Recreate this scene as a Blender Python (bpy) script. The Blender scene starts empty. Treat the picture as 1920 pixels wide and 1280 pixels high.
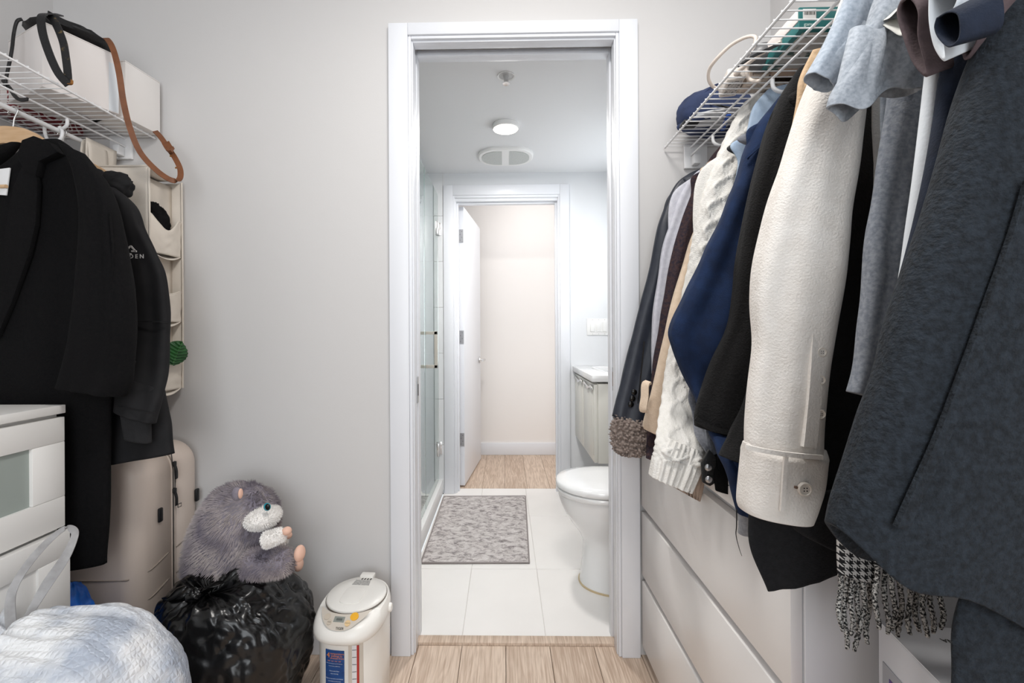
import bpy, bmesh, math, random
from math import sin, cos, pi, sqrt, exp
from mathutils import Vector, Matrix, noise
random.seed(7)
SC = bpy.context.scene
COL = SC.collection

# ------------------------------------------------------------------ camera
FPX, PCX, PCY, YAW, ROLL, EYE = 860.0, 930.0, 622.0, 0.018, 0.005, 1.075
cd = bpy.data.cameras.new('camera'); cam = bpy.data.objects.new('camera', cd); COL.objects.link(cam)
cd.sensor_width = 36.0; cd.lens = FPX / 1920 * 36.0
cd.shift_x = (960 - PCX) / 1920; cd.shift_y = -(640 - PCY) / 1920
cd.clip_start = 0.02
cam.matrix_world = Matrix.Translation((0, 0, EYE)) @ Matrix.Rotation(YAW, 4, 'Z') @ Matrix.Rotation(pi/2, 4, 'X') @ Matrix.Rotation(-ROLL, 4, 'Z')
SC.camera = cam

# ------------------------------------------------------------------ light and exposure
wd = bpy.data.worlds.new('world'); SC.world = wd; wd.use_nodes = True
wd.node_tree.nodes['Background'].inputs['Color'].default_value = (0.88, 0.94, 1.0, 1)
wd.node_tree.nodes['Background'].inputs['Strength'].default_value = 1.0
def area(name, loc, rot, power, sx, sy=None, color=(1, 1, 1), disk=False):
    l = bpy.data.lights.new(name, 'AREA'); l.energy = power; l.color = color
    l.shape = 'DISK' if disk else 'RECTANGLE'; l.size = sx
    if not disk: l.size_y = sy or sx
    o = bpy.data.objects.new(name, l); COL.objects.link(o); o.location = loc; o.rotation_euler = rot
    return o
area('rear_fill', (0.05, -1.45, 1.45), (math.radians(90), 0, 0), 25, 1.3, 1.7, (0.93, 0.97, 1.0))  # unseen soft fill panel added behind the camera to brighten the closet
area('closet_ceiling_light', (0.08, 0.66, 2.405), (0, 0, 0), 14, 0.36, color=(1.0, 0.97, 0.93), disk=True)
area('bathroom_ceiling_light', (0.01, 2.37, 2.105), (0, 0, 0), 12, 0.15, color=(1.0, 0.97, 0.94), disk=True)
area('mirror_light', (0.80, 2.62, 1.60), (0, math.radians(90), 0), 3.0, 0.75, 0.6, (0.9, 0.96, 1.0))
area('hall_side_fill', (1.26, 3.60, 1.35), (0, math.radians(90), 0), 5.0, 1.9, 0.7, (1.0, 0.98, 0.96))  # added side fill out of view, evens the brightness of the hall wall
area('hall_top_fill', (0.2, 3.40, 2.40), (0, 0, 0), 4.5, 0.5, color=(1.0, 0.97, 0.945), disk=True)  # added overhead fill without a fixture, hidden above the far doorway
vs = SC.view_settings
vs.view_transform = 'Standard'; vs.look = 'None'; vs.gamma = 1.0; vs.use_curve_mapping = False
vs.exposure = 0.16

# ------------------------------------------------------------------ helpers
def at(px, py, Y):
    u, v = px - PCX, py - PCY
    u0 = u*cos(ROLL) - v*sin(ROLL); v0 = u*sin(ROLL) + v*cos(ROLL)
    dx = cos(YAW)*u0/FPX - sin(YAW); dy = sin(YAW)*u0/FPX + cos(YAW)
    t = Y / dy
    return Vector((dx*t, Y, EYE - v0/FPX*t))

def at_x(px, py, X):
    p = at(px, py, 1.0)-Vector((0, 0, EYE)); return Vector((X, p.y*X/p.x, EYE+p.z*X/p.x))

def s2l(c):
    return tuple((x/12.92 if x <= 0.04045 else ((x+0.055)/1.055)**2.4) for x in (c[0]/255, c[1]/255, c[2]/255))

MATS = {}
def mat(name, rgb, rough=0.5, metal=0.0, rgb2=None, cscale=8.0, cdetail=4.0, clo=0.35, chi=0.65, bump=0.0, bscale=60.0,
        bkind='noise', bdetail=3.0, stretch=(1, 1, 1), trans=0.0, ior=1.45, emit=None, estr=0.0, coat=0.0, sheen=0.0, alpha=1.0, spec=0.5):
    if name in MATS: return MATS[name]
    m = bpy.data.materials.new(name); m.use_nodes = True; nt = m.node_tree; N = nt.nodes; L = nt.links
    b = N['Principled BSDF']
    b.inputs['Base Color'].default_value = (*s2l(rgb), 1); b.inputs['Roughness'].default_value = rough
    b.inputs['Metallic'].default_value = metal; b.inputs['IOR'].default_value = ior
    b.inputs['Transmission Weight'].default_value = trans; b.inputs['Coat Weight'].default_value = coat
    b.inputs['Sheen Weight'].default_value = sheen; b.inputs['Alpha'].default_value = alpha
    b.inputs['Specular IOR Level'].default_value = spec
    if emit: b.inputs['Emission Color'].default_value = (*s2l(emit), 1); b.inputs['Emission Strength'].default_value = estr
    tc = N.new('ShaderNodeTexCoord'); mp = N.new('ShaderNodeMapping'); L.new(tc.outputs['Object'], mp.inputs['Vector'])
    mp.inputs['Scale'].default_value = stretch
    if rgb2:
        n = N.new('ShaderNodeTexNoise'); n.inputs['Scale'].default_value = cscale; n.inputs['Detail'].default_value = cdetail
        L.new(mp.outputs[0], n.inputs['Vector'])
        r = N.new('ShaderNodeValToRGB'); r.color_ramp.elements[0].position = clo; r.color_ramp.elements[1].position = chi
        r.color_ramp.elements[0].color = (*s2l(rgb), 1); r.color_ramp.elements[1].color = (*s2l(rgb2), 1)
        L.new(n.outputs['Fac'], r.inputs['Fac']); L.new(r.outputs['Color'], b.inputs['Base Color'])
    if bump:
        if bkind == 'noise':
            t = N.new('ShaderNodeTexNoise'); t.inputs['Scale'].default_value = bscale; t.inputs['Detail'].default_value = bdetail; out = t.outputs['Fac']
        elif bkind == 'voronoi':
            t = N.new('ShaderNodeTexVoronoi'); t.inputs['Scale'].default_value = bscale; out = t.outputs['Distance']
        else:
            t = N.new('ShaderNodeTexWave'); t.inputs['Scale'].default_value = bscale; t.bands_direction = bkind; out = t.outputs['Fac']
        L.new(mp.outputs[0], t.inputs['Vector'])
        bp = N.new('ShaderNodeBump'); bp.inputs['Strength'].default_value = bump; bp.inputs['Distance'].default_value = 0.004
        L.new(out, bp.inputs['Height']); L.new(bp.outputs[0], b.inputs['Normal'])
    MATS[name] = m
    return m

def tag(o, label=None, cat=None, group=None, kind=None):
    if label: o['label'] = label
    if cat: o['category'] = cat
    if group: o['group'] = group
    if kind: o['kind'] = kind
    return o

ORG = {}
def empty(name, loc, label=None, cat=None, group=None, kind=None):
    o = bpy.data.objects.new(name, None); COL.objects.link(o); o.location = loc; o.empty_display_size = 0.05
    ORG[o.name] = Vector(loc)
    return tag(o, label, cat, group, kind)

def add(name, verts, faces, m, parent=None, smooth=False, auto=None):
    """one mesh object from world-space vertices; its origin goes to its own base centre"""
    vs_ = [Vector(v) for v in verts]
    lo = Vector([min(v[i] for v in vs_) for i in range(3)]); hi = Vector([max(v[i] for v in vs_) for i in range(3)])
    org = Vector(((lo.x+hi.x)/2, (lo.y+hi.y)/2, lo.z))
    me = bpy.data.meshes.new(name); me.from_pydata([v-org for v in vs_], [], faces); me.update()
    if m: me.materials.append(m)
    if smooth or auto: me.polygons.foreach_set('use_smooth', [True]*len(me.polygons))
    if auto: me.set_sharp_from_angle(angle=math.radians(auto))
    o = bpy.data.objects.new(name, me); COL.objects.link(o)
    ORG[o.name] = org
    if parent:
        o.parent = parent; o.location = org - ORG[parent.name]
    else: o.location = org
    return o

def link_copy(src, loc, parent=None, name=None):
    o = src.copy(); COL.objects.link(o); ORG[o.name] = Vector(loc)
    if parent: o.parent = parent; o.location = Vector(loc) - ORG[parent.name]
    else: o.location = loc
    return o

def bgeo(x0, x1, y0, y1, z0, z1, bev=0.0, M=None, seg=2):
    bm = bmesh.new(); bmesh.ops.create_cube(bm, size=1.0)
    for v in bm.verts:
        v.co = Vector(((x0+x1)/2 + v.co.x*(x1-x0), (y0+y1)/2 + v.co.y*(y1-y0), (z0+z1)/2 + v.co.z*(z1-z0)))
    if bev: bmesh.ops.bevel(bm, geom=bm.edges[:], offset=bev, segments=seg, profile=0.5, affect='EDGES')
    bmesh.ops.recalc_face_normals(bm, faces=bm.faces)
    bm.verts.index_update()
    V = [(M @ v.co if M else v.co.copy()) for v in bm.verts]; F = [[v.index for v in f.verts] for f in bm.faces]
    bm.free(); return V, F

def join(*geos):
    V, F = [], []
    for v, f in geos:
        k = len(V); V += list(v); F += [[i+k for i in q] for q in f]
    return V, F

def box(name, x0, x1, y0, y1, z0, z1, m, parent=None, bev=0.0, M=None, seg=2):
    V, F = bgeo(x0, x1, y0, y1, z0, z1, bev, M, seg)
    return add(name, V, F, m, parent, auto=40 if bev else None)

def crom(pts, n):
    """catmull-rom resample of a list of equal-length tuples/vectors"""
    P = [list(p) for p in pts]; out = []; k = len(P)-1
    for i in range(n):
        t = i/(n-1)*k; j = min(int(t), k-1); u = t-j
        p0, p1, p2, p3 = P[max(j-1, 0)], P[j], P[j+1], P[min(j+2, k)]
        out.append([0.5*((2*b)+(-a+c)*u+(2*a-5*b+4*c-d)*u*u+(-a+3*b-3*c+d)*u**3) for a, b, c, d in zip(p0, p1, p2, p3)])
    return out

def rings_geo(rings, cap0=True, cap1=True, closed=True):
    V, F = [], []; M = len(rings[0])
    for r in rings: V += [Vector(p) for p in r]
    for i in range(len(rings)-1):
        for j in range(M if closed else M-1):
            a = i*M+j; b = i*M+(j+1) % M
            F.append([a, b, b+M, a+M])
    if cap0:
        V.append(sum((Vector(p) for p in rings[0]), Vector())/M); c = len(V)-1
        F += [[c, (j+1) % M, j] for j in range(M)]
    if cap1:
        V.append(sum((Vector(p) for p in rings[-1]), Vector())/M); c = len(V)-1; k = (len(rings)-1)*M
        F += [[c, k+j, k+(j+1) % M] for j in range(M)]
    return V, F

def tgeo(path, r, n=10, smooth_to=None, r1=None):
    P = [Vector(p) for p in (crom(path, smooth_to) if smooth_to else path)]
    rings = []; up = None; k = len(P)
    for i, p in enumerate(P):
        t = (P[min(i+1, k-1)]-P[max(i-1, 0)]).normalized()
        if up is None:
            up = Vector((0, 0, 1)) if abs(t.z) < 0.9 else Vector((1, 0, 0))
        s = t.cross(up).normalized(); up = s.cross(t).normalized()
        rr = r if r1 is None else r + (r1-r)*i/(k-1)
        rings.append([p + (s*cos(2*pi*j/n)+up*sin(2*pi*j/n))*rr for j in range(n)])
    return rings_geo(rings)

def tube(name, path, r, m, parent=None, n=10, smooth_to=None, r1=None):
    V, F = tgeo(path, r, n, smooth_to, r1); return add(name, V, F, m, parent, auto=50)

def rgeo(path, w, th, n=40, wdir=(0, 1, 0), twist=None):
    """a strap: rectangular section w wide (along wdir), th thick, swept along path; path points may carry their own width"""
    P = crom(path, n); rings = []
    for i, p in enumerate(P):
        q = Vector(p[:3]); a = Vector(P[max(i-1, 0)][:3]); b = Vector(P[min(i+1, n-1)][:3])
        t = (b-a).normalized(); wd_ = Vector(wdir)
        if twist: wd_ = Vector(twist(i/(n-1)))
        s = (wd_ - t*wd_.dot(t)).normalized(); nn = t.cross(s)
        ww = p[3] if len(p) > 3 else w
        rings.append([q+s*ww/2+nn*th/2, q-s*ww/2+nn*th/2, q-s*ww/2-nn*th/2, q+s*ww/2-nn*th/2])
    return rings_geo(rings)

def strap(name, path, w, th, m, parent=None, n=40, wdir=(0, 1, 0), twist=None):
    V, F = rgeo(path, w, th, n, wdir, twist); return add(name, V, F, m, parent, auto=40)

def lathe(c, prof, n=32, axis='Z', cap0=True, cap1=True):
    """prof: (radius, height) pairs"""
    c = Vector(c); rings = []
    for r, h in prof:
        ring = []
        for j in range(n):
            a = 2*pi*j/n
            ring.append(c + (Vector((r*cos(a), r*sin(a), h)) if axis == 'Z' else Vector((h, r*cos(a), r*sin(a))) if axis == 'X' else Vector((r*cos(a), h, -r*sin(a)))))
        rings.append(ring)
    return rings_geo(rings, cap0, cap1)

def prism(pts, d):
    """extrude a polygon of world points by vector d"""
    P = [Vector(p) for p in pts]; d = Vector(d); n = len(P)
    return P+[p+d for p in P], [list(range(n))[::-1], list(range(n, 2*n))]+[[i, (i+1) % n, n+(i+1) % n, n+i] for i in range(n)]

def sp(x, e): return math.copysign(abs(x)**e, x)

def drape(name, secs, Y, t, m, parent=None, fold=0.004, kf=3.0, seed=0, nr=56, seg=44, disp=None, hem=0.018, e=0.8, nz=0.006, open_end=True, sag=None):
    """a hanging tube of cloth: secs are (xl, yl, xr, yr[, dy]) edge pairs measured at depth Y; t is its half thickness along the rail"""
    S = []
    for q in secs:
        dy = q[4] if len(q) > 4 else 0.0
        A, B = at(q[0], q[1], Y+dy), at(q[2], q[3], Y+dy)
        S.append((*A, *B))
    return drape_w(name, S, t, m, parent, fold, kf, seed, nr, seg, disp, hem, e, nz, open_end, sag)

def drape_w(name, S, t, m, parent=None, fold=0.004, kf=3.0, seed=0, nr=56, seg=44, disp=None, hem=0.018, e=0.8, nz=0.006, open_end=True, sag=None):
    S = crom(S, nr); rings = []
    rnd = random.Random(seed*7+3); ph = [rnd.uniform(0, 6.28) for _ in range(6)]
    off = Vector((seed*3.1, seed*1.7, seed*0.9))
    for i, q in enumerate(S):
        s = i/(nr-1); A, B = Vector(q[:3]), Vector(q[3:6]); C = (A+B)/2; H = (B-A)/2; hw = H.length
        Hn = H.normalized(); tt = min(t, hw*0.9)*(0.55+0.45*min(1, s*5)); ring = []
        for j in range(seg):
            a = 2*pi*j/seg; c, d = sp(cos(a), e), sp(sin(a), e)
            p = C + H*c + Vector((0, 1, 0))*tt*d
            nrm = (Hn*cos(a)*0.5 + Vector((0, 1, 0))*sin(a)).normalized()
            env = min(1.0, s*4+0.15)*abs(sin(a))**0.5
            f = fold*(sin(kf*c*2.2+ph[0]+2.0*sin(s*2.3+ph[1]))+0.6*sin(kf*c*4.1+ph[2]+3*s))*env*min(1.0, hw/0.05)
            f += nz*noise.noise(Vector((p.x*9, p.y*9, p.z*5))+off) + nz*0.4*noise.noise(Vector((p.x*24, p.y*24, p.z*13))+off)
            if disp: f += disp(a, s, p, c)
            if sag: p.z -= sag(c, s)
            ring.append(p+nrm*f)
        rings.append(ring)
    if open_end:
        last = rings[-1]; cen = sum(last, Vector())/seg; prev = sum(rings[-4], Vector())/seg
        up = (prev-cen).normalized()
        rings.append([cen+(p-cen)*0.95+up*-0.001 for p in last])
        rings.append([cen+(p-cen)*0.88+up*hem for p in last])
        rings.append([cen+(p-cen)*0.80+up*0.09 for p in last])
    V, F = rings_geo(rings)
    return add(name, V, F, m, parent, smooth=True)

def text(name, body, size, M, m, parent=None, warp=None, depth=0.0003, align='CENTER', bold=0.0):
    c = bpy.data.curves.new(name, 'FONT'); c.body = body; c.size = size; c.align_x = align; c.extrude = depth; c.offset = bold
    c.resolution_u = 2
    o = bpy.data.objects.new(name, c); COL.objects.link(o)
    dg = bpy.context.evaluated_depsgraph_get(); me = bpy.data.meshes.new_from_object(o.evaluated_get(dg))
    V = [M @ v.co for v in me.vertices]; F = [list(p.vertices) for p in me.polygons]
    bpy.data.objects.remove(o); bpy.data.meshes.remove(me); bpy.data.curves.remove(c)
    if warp: V = [warp(v) for v in V]
    return add(name, V, F, m, parent)

def blob(c, r, nu=24, nv=32, fn=None):
    """ellipsoid, optional radial function fn(direction) -> factor"""
    c = Vector(c); rings = []
    for i in range(1, nu):
        th = pi*i/nu; ring = []
        for j in range(nv):
            a = 2*pi*j/nv; d = Vector((sin(th)*cos(a), sin(th)*sin(a), -cos(th)))
            k = fn(d) if fn else 1.0
            ring.append(c+Vector((d.x*r[0], d.y*r[1], d.z*r[2]))*k)
        rings.append(ring)
    return rings_geo(rings)

# ------------------------------------------------------------------ materials of the setting
M_wall = mat('wall paint', (212, 210, 209), 0.75, bump=0.03, bscale=220)
M_wallb = mat('bathroom paint', (226, 228, 231), 0.6, bump=0.02, bscale=220)
M_hall = mat('hall paint', (242, 238, 235), 0.75, bump=0.02, bscale=220)
M_ceil = mat('ceiling paint', (232, 233, 235), 0.85)
M_trim = mat('trim gloss paint', (231, 233, 238), 0.35)
M_dark = mat('dark gap', (30, 28, 28), 0.9)
M_chrome = mat('chrome', (222, 221, 220), 0.24, metal=1.0)
M_steel = mat('brushed steel', (180, 180, 182), 0.35, metal=1.0)
M_white = mat('white lacquer', (238, 238, 237), 0.32)
M_wire = mat('white coated wire', (240, 240, 241), 0.3)

def wood_mat(name, a, b):
    m = mat(name, a, 0.5); nt = m.node_tree; N = nt.nodes; L = nt.links; bs = N['Principled BSDF']
    tc = N.new('ShaderNodeTexCoord'); oi = N.new('ShaderNodeObjectInfo'); mp = N.new('ShaderNodeMapping')
    sc = N.new('ShaderNodeVectorMath'); sc.operation = 'SCALE'; sc.inputs['Scale'].default_value = 17.0
    cb = N.new('ShaderNodeCombineXYZ'); L.new(oi.outputs['Random'], cb.inputs['X']); L.new(oi.outputs['Random'], cb.inputs['Y']); L.new(cb.outputs[0], sc.inputs[0])
    L.new(tc.outputs['Object'], mp.inputs['Vector']); L.new(sc.outputs[0], mp.inputs['Location']); mp.inputs['Scale'].default_value = (14, 1.3, 8)
    n1 = N.new('ShaderNodeTexNoise'); n1.inputs['Scale'].default_value = 2.2; n1.inputs['Detail'].default_value = 3; n1.inputs['Distortion'].default_value = 1.0
    L.new(mp.outputs[0], n1.inputs['Vector'])
    w = N.new('ShaderNodeMath'); w.operation = 'MULTIPLY'; w.inputs[1].default_value = 26.0; L.new(n1.outputs['Fac'], w.inputs[0])
    s = N.new('ShaderNodeMath'); s.operation = 'SINE'; L.new(w.outputs[0], s.inputs[0])
    mp2 = N.new('ShaderNodeMapping'); mp2.inputs['Scale'].default_value = (190, 9, 60); L.new(tc.outputs['Object'], mp2.inputs['Vector']); L.new(sc.outputs[0], mp2.inputs['Location'])
    n2 = N.new('ShaderNodeTexNoise'); n2.inputs['Scale'].default_value = 1.0; n2.inputs['Detail'].default_value = 4; L.new(mp2.outputs[0], n2.inputs['Vector'])
    a1 = N.new('ShaderNodeMath'); a1.operation = 'MULTIPLY_ADD'; a1.inputs[1].default_value = 0.10; L.new(s.outputs[0], a1.inputs[0]); L.new(n2.outputs['Fac'], a1.inputs[2])
    a2 = N.new('ShaderNodeMath'); a2.operation = 'MULTIPLY_ADD'; a2.inputs[1].default_value = 0.14; L.new(oi.outputs['Random'], a2.inputs[0]); L.new(a1.outputs[0], a2.inputs[2])
    r = N.new('ShaderNodeValToRGB'); r.color_ramp.elements[0].position = 0.36; r.color_ramp.elements[1].position = 0.78
    r.color_ramp.elements[0].color = (*s2l(b), 1); r.color_ramp.elements[1].color = (*s2l(a), 1)
    L.new(a2.outputs[0], r.inputs['Fac']); L.new(r.outputs['Color'], bs.inputs['Base Color'])
    bp = N.new('ShaderNodeBump'); bp.inputs['Strength'].default_value = 0.12; bp.inputs['Distance'].default_value = 0.002
    L.new(a1.outputs[0], bp.inputs['Height']); L.new(bp.outputs[0], bs.inputs['Normal'])
    return m
M_oak = wood_mat('pale oak', (216, 196, 178), (180, 157, 138))

def S(name, *a, **k):
    o = box(name, *a, **k); o['kind'] = 'structure'; return o

# ------------------------------------------------------------------ closet shell
XL, XR, YW, YB, ZC = -1.53, 0.885, 1.533, 1.648, 2.45
S('wall_left', XL-0.1, XL, -1.6, YB, 0, ZC, M_wall)
S('wall_right', XR, XR+0.1, -1.6, YW, 0, ZC, M_wall)
OX0, OX1, OZ = -0.302, 0.370, 2.046
V, F = join(bgeo(XL-0.1, OX0-0.02, YW, YB, 0, ZC), bgeo(OX1+0.02, XR+0.25, YW, YB, 0, ZC), bgeo(OX0-0.02, OX1+0.02, YW, YB, OZ+0.02, ZC))
tag(add('wall_front', V, F, M_wall), kind='structure')
V, F = join(bgeo(XL-0.1, -0.75, -1.7, -1.6, 0, ZC), bgeo(0.8, XR+0.1, -1.7, -1.6, 0, ZC), bgeo(-0.75, 0.8, -1.7, -1.6, 2.2, ZC), bgeo(-0.75, 0.8, -1.7, -1.6, 0, 0.5))
tag(add('wall_rear', V, F, M_wall), kind='structure')
S('ceiling', XL-0.1, XR+0.1, -1.7, YB, ZC, ZC+0.05, M_ceil)
fl = empty('floor', (0, 0, 0), kind='structure')
box('subfloor', XL-0.1, XR+0.1, -1.7, 1.572, -0.04, -0.006, M_dark, fl)
planks = {}
def plank(x, w, y0, y1, parent):
    key = (round(w, 4), round(y1-y0, 4)); c = Vector((x+w/2, (y0+y1)/2, -0.012))
    if key not in planks:
        o = box('plank', x+0.0006, x+w-0.0006, y0+0.0006, y1-0.0006, -0.012, 0.0, M_oak, parent, bev=0.0012, seg=1)
        planks[key] = o
    else: link_copy(planks[key], c, parent)
for i in range(-11, 6):
    x = i*0.15
    cut = 0.35 if i % 2 else 0.75
    x0 = max(x, XL); x1 = min(x+0.15, XR)
    if x1-x0 < 0.01: continue
    plank(x0, x1-x0, cut-1.2, cut, fl); plank(x0, x1-x0, cut, 1.572, fl)
bb = S('baseboard_left', XL, -0.384, YW-0.014, YW, 0, 0.092, M_trim, bev=0.003)
S('baseboard_side', XL, XL+0.014, -1.6, YW-0.014, 0, 0.092, M_trim, bev=0.003)

# door casing on the closet side, jambs with the pocket slot
trim = empty('trim_1', (0.03, YW, 0), kind='structure')
for nm, a in (('casing_leg', (-0.381, -0.316, 0.0, 2.102)), ('casing_leg', (0.383, 0.444, 0.0, 2.102))):
    box(nm, a[0], a[1], YW-0.018, YW, a[2], a[3], M_trim, trim, bev=0.0025)
box('casing_head', -0.316, 0.383, YW-0.018, YW, 2.062, 2.102, M_trim, trim, bev=0.0025)
for nm, a, b in (('casing_lip', -0.316, -0.306), ('casing_lip', 0.373, 0.383)):
    box(nm, a, b, YW-0.011, YW, 0, 2.062, M_trim, trim, bev=0.002)
box('casing_lip', -0.306, 0.373, YW-0.011, YW, 2.052, 2.062, M_trim, trim, bev=0.002)
jm = empty('trim_2', (0.03, 1.59, 0), kind='structure')
for x0, x1 in ((OX0-0.02, OX0), (OX1, OX1+0.02)):
    box('jamb', x0, x1, YW, YW+0.040, 0, OZ+0.02, M_trim, jm, bev=0.0015)
    box('jamb', x0, x1, YB-0.040, YB, 0, OZ+0.02, M_trim, jm, bev=0.0015)
box('slot_filler', OX0-0.02, OX0-0.004, YW+0.04, YB-0.04, 0, OZ, M_trim, jm)
box('jamb_head', OX0, OX1, YW, YW+0.040, OZ, OZ+0.02, M_trim, jm, bev=0.0015)
box('jamb_head', OX0, OX1, YB-0.040, YB, OZ, OZ+0.02, M_trim, jm, bev=0.0015)
box('track', OX0, OX1, YW+0.042, YB-0.042, OZ+0.02, OZ+0.05, mat('track grey', (120, 118, 118), 0.5), jm)
st = box('strike_plate', OX0-0.006, OX0+0.0015, YW+0.046, YB-0.046, 0.83, 0.92, M_steel, jm)
box('latch_hole', OX0-0.004, OX0+0.0019, YW+0.052, YB-0.052, 0.855, 0.895, M_dark, st)
dr1 = empty('door_1', (OX1+0.015, 1.59, 0.01), kind='structure')
box('door_leaf', OX1+0.006, OX1+0.35, YW+0.042, YB-0.042, 0.012, OZ+0.015, M_trim, dr1, bev=0.002)
ep = box('edge_pull', OX1+0.0045, OX1+0.0075, YW+0.047, YB-0.047, 0.87, 0.95, M_steel, dr1)
box('pull_slot', OX1+0.004, OX1+0.0072, YW+0.051, YB-0.051, 0.885, 0.935, mat('bronze slot', (120, 84, 60), 0.5), ep)
S('trim_3', OX0-0.02, OX1+0.02, 1.572, 1.612, -0.01, 0.010, M_oak, bev=0.004)
tg = trim
# ------------------------------------------------------------------ bathroom shell
YF, YF2, BZ, BXR = 3.06, 3.17, 2.135, 0.96
S('ceiling_bathroom', -1.35, BXR+0.1, YB, YF, BZ, BZ+0.05, M_ceil)
S('wall_bathroom_right', BXR, BXR+0.1, YB, YF, 0, BZ, M_wallb)
S('wall_bathroom_left', -1.35, -1.25, YB, YF, 0, BZ, M_wallb)
DX0, DX1, DZ = -0.318, 0.356, 1.948
V, F = join(bgeo(-1.35, DX0-0.015, YF, YF2, 0, 2.45), bgeo(DX1+0.015, 1.3, YF, YF2, 0, 2.45), bgeo(DX0-0.015, DX1+0.015, YF, YF2, DZ+0.015, 2.45))
tag(add('wall_bathroom_far', V, F, M_wallb), kind='structure')
fb = empty('floor_bathroom', (0, 2.3, 0), kind='structure')
box('grout_bed', -0.41, BXR, 1.612, YF+0.09, -0.03, -0.0022, mat('grout', (216, 212, 208), 0.9), fb)
M_tile = mat('white floor tile', (243, 240, 237), 0.38, rgb2=(238, 235, 232), cscale=3)
tl = None
for cx0, cx1 in ((-0.41, -0.154), (-0.154, 0.141), (0.141, 0.436), (0.436, 0.731), (0.731, BXR)):
    for y0, y1 in ((1.612, 2.081), (2.081, 2.681), (2.681, YF+0.09)):
        box('tile', cx0+0.0012, cx1-0.0012, y0+0.0012, y1-0.0012, -0.012, 0.0, M_tile, fb, bev=0.001, seg=1)

# far doorway: casing, jamb, head
t4 = empty('trim_4', (0.02, YF, 0), kind='structure')
box('casing_leg', -0.403, -0.338, YF-0.016, YF, 0, 2.052, M_trim, t4, bev=0.0025)
box('casing_leg', 0.372, 0.434, YF-0.016, YF, 0, 2.052, M_trim, t4, bev=0.0025)
box('casing_head', -0.338, 0.372, YF-0.016, YF, 1.985, 2.052, M_trim, t4, bev=0.0025)
for a, b in ((-0.338, -0.326), (0.361, 0.372)):
    box('casing_lip', a, b, YF-0.010, YF, 0, 1.985, M_trim, t4, bev=0.002)
box('casing_lip', -0.326, 0.361, YF-0.010, YF, 1.968, 1.985, M_trim, t4, bev=0.002)
box('jamb', DX0-0.015, DX0, YF, YF2, 0, DZ, M_trim, t4, bev=0.0015)
box('jamb', DX1, DX1+0.015, YF, YF2, 0, DZ, M_trim, t4, bev=0.0015)
box('jamb_head', DX0-0.015, DX1+0.015, YF, YF2, DZ, DZ+0.015, M_trim, t4, bev=0.0015)
box('door_stop', DX0, DX0+0.012, YF+0.03, YF+0.065, 0, DZ, M_trim, t4, bev=0.0015)
box('door_stop', DX1-0.012, DX1, YF+0.03, YF+0.065, 0, DZ, M_trim, t4, bev=0.0015)
box('door_stop', DX0+0.012, DX1-0.012, YF+0.03, YF+0.065, DZ-0.012, DZ, M_trim, t4, bev=0.0015)

# hall
fh = empty('floor_hall', (0, 3.6, 0), kind='structure')
box('subfloor', -1.3, 1.3, YF+0.09, 4.02, -0.04, -0.006, M_dark, fh)
for i in range(-8, 9):
    plank(i*0.155-0.001, 0.155, YF+0.0905, 4.02, fh)
S('wall_hall', -1.3, 1.3, 4.02, 4.1, 0, 2.45, M_hall)
S('wall_hall_left', -1.35, -1.3, YF2, 4.02, 0, 2.45, M_hall)
S('wall_hall_right', 1.3, 1.35, YF2, 4.02, 0, 2.45, M_hall)
S('ceiling_hall', -1.35, 1.35, YF, 4.1, 2.45, 2.5, M_ceil)
S('baseboard_hall', -1.3, 1.3, 4.006, 4.02, 0, 0.105, M_trim, bev=0.003)
# open hinged door
d2 = empty('door_2', (DX0+0.002, YF2+0.002, 0.01), kind='structure')
MD = Matrix.Translation((DX0+0.004, YF2+0.004, 0)) @ Matrix.Rotation(math.radians(-6.5), 4, 'Z')
box('door_leaf', 0.0, 0.036, 0.002, 0.690, 0.012, DZ-0.004, M_trim, d2, bev=0.002, M=MD)
for z in (1.74, 1.04, 0.33):
    hg = box('hinge', -0.002, 0.034, -0.0025, 0.0025, z-0.045, z+0.045, M_steel, d2, M=MD)
    V, F = lathe(MD @ Vector((-0.003, -0.004, z-0.045)), [(0.005, 0), (0.005, 0.09)], 10); add('hinge_pin', V, F, M_steel, hg, auto=40)
    for k in range(4):
        V, F = lathe(MD @ Vector((0.012+0.012*(k % 2), -0.0036, z-0.03+0.02*k)), [(0.003, 0), (0.003, 0.001)], 8, 'Y'); add('screw', V, F, mat('screw', (120, 120, 122), 0.4, metal=1), hg)
V, F = lathe(MD @ Vector((0.036, 0.625, 0.845)), [(0.027, 0), (0.027, 0.007), (0.024, 0.010)], 24, 'X'); ro = add('rosette', V, F, M_chrome, d2, auto=40)
V, F = join(tgeo([MD @ Vector(p) for p in ((0.044, 0.625, 0.845), (0.085, 0.625, 0.845))], 0.009), tgeo([MD @ Vector(p) for p in ((0.080, 0.632, 0.845), (0.080, 0.53, 0.845))], 0.0085))
add('lever_handle', V, F, M_chrome, ro, auto=40)
V, F = lathe(MD @ Vector((0.0, 0.625, 0.845)), [(0.027, 0), (0.027, -0.007), (0.024, -0.010)], 24, 'X'); add('rosette', V, F, M_chrome, d2, auto=40)

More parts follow.
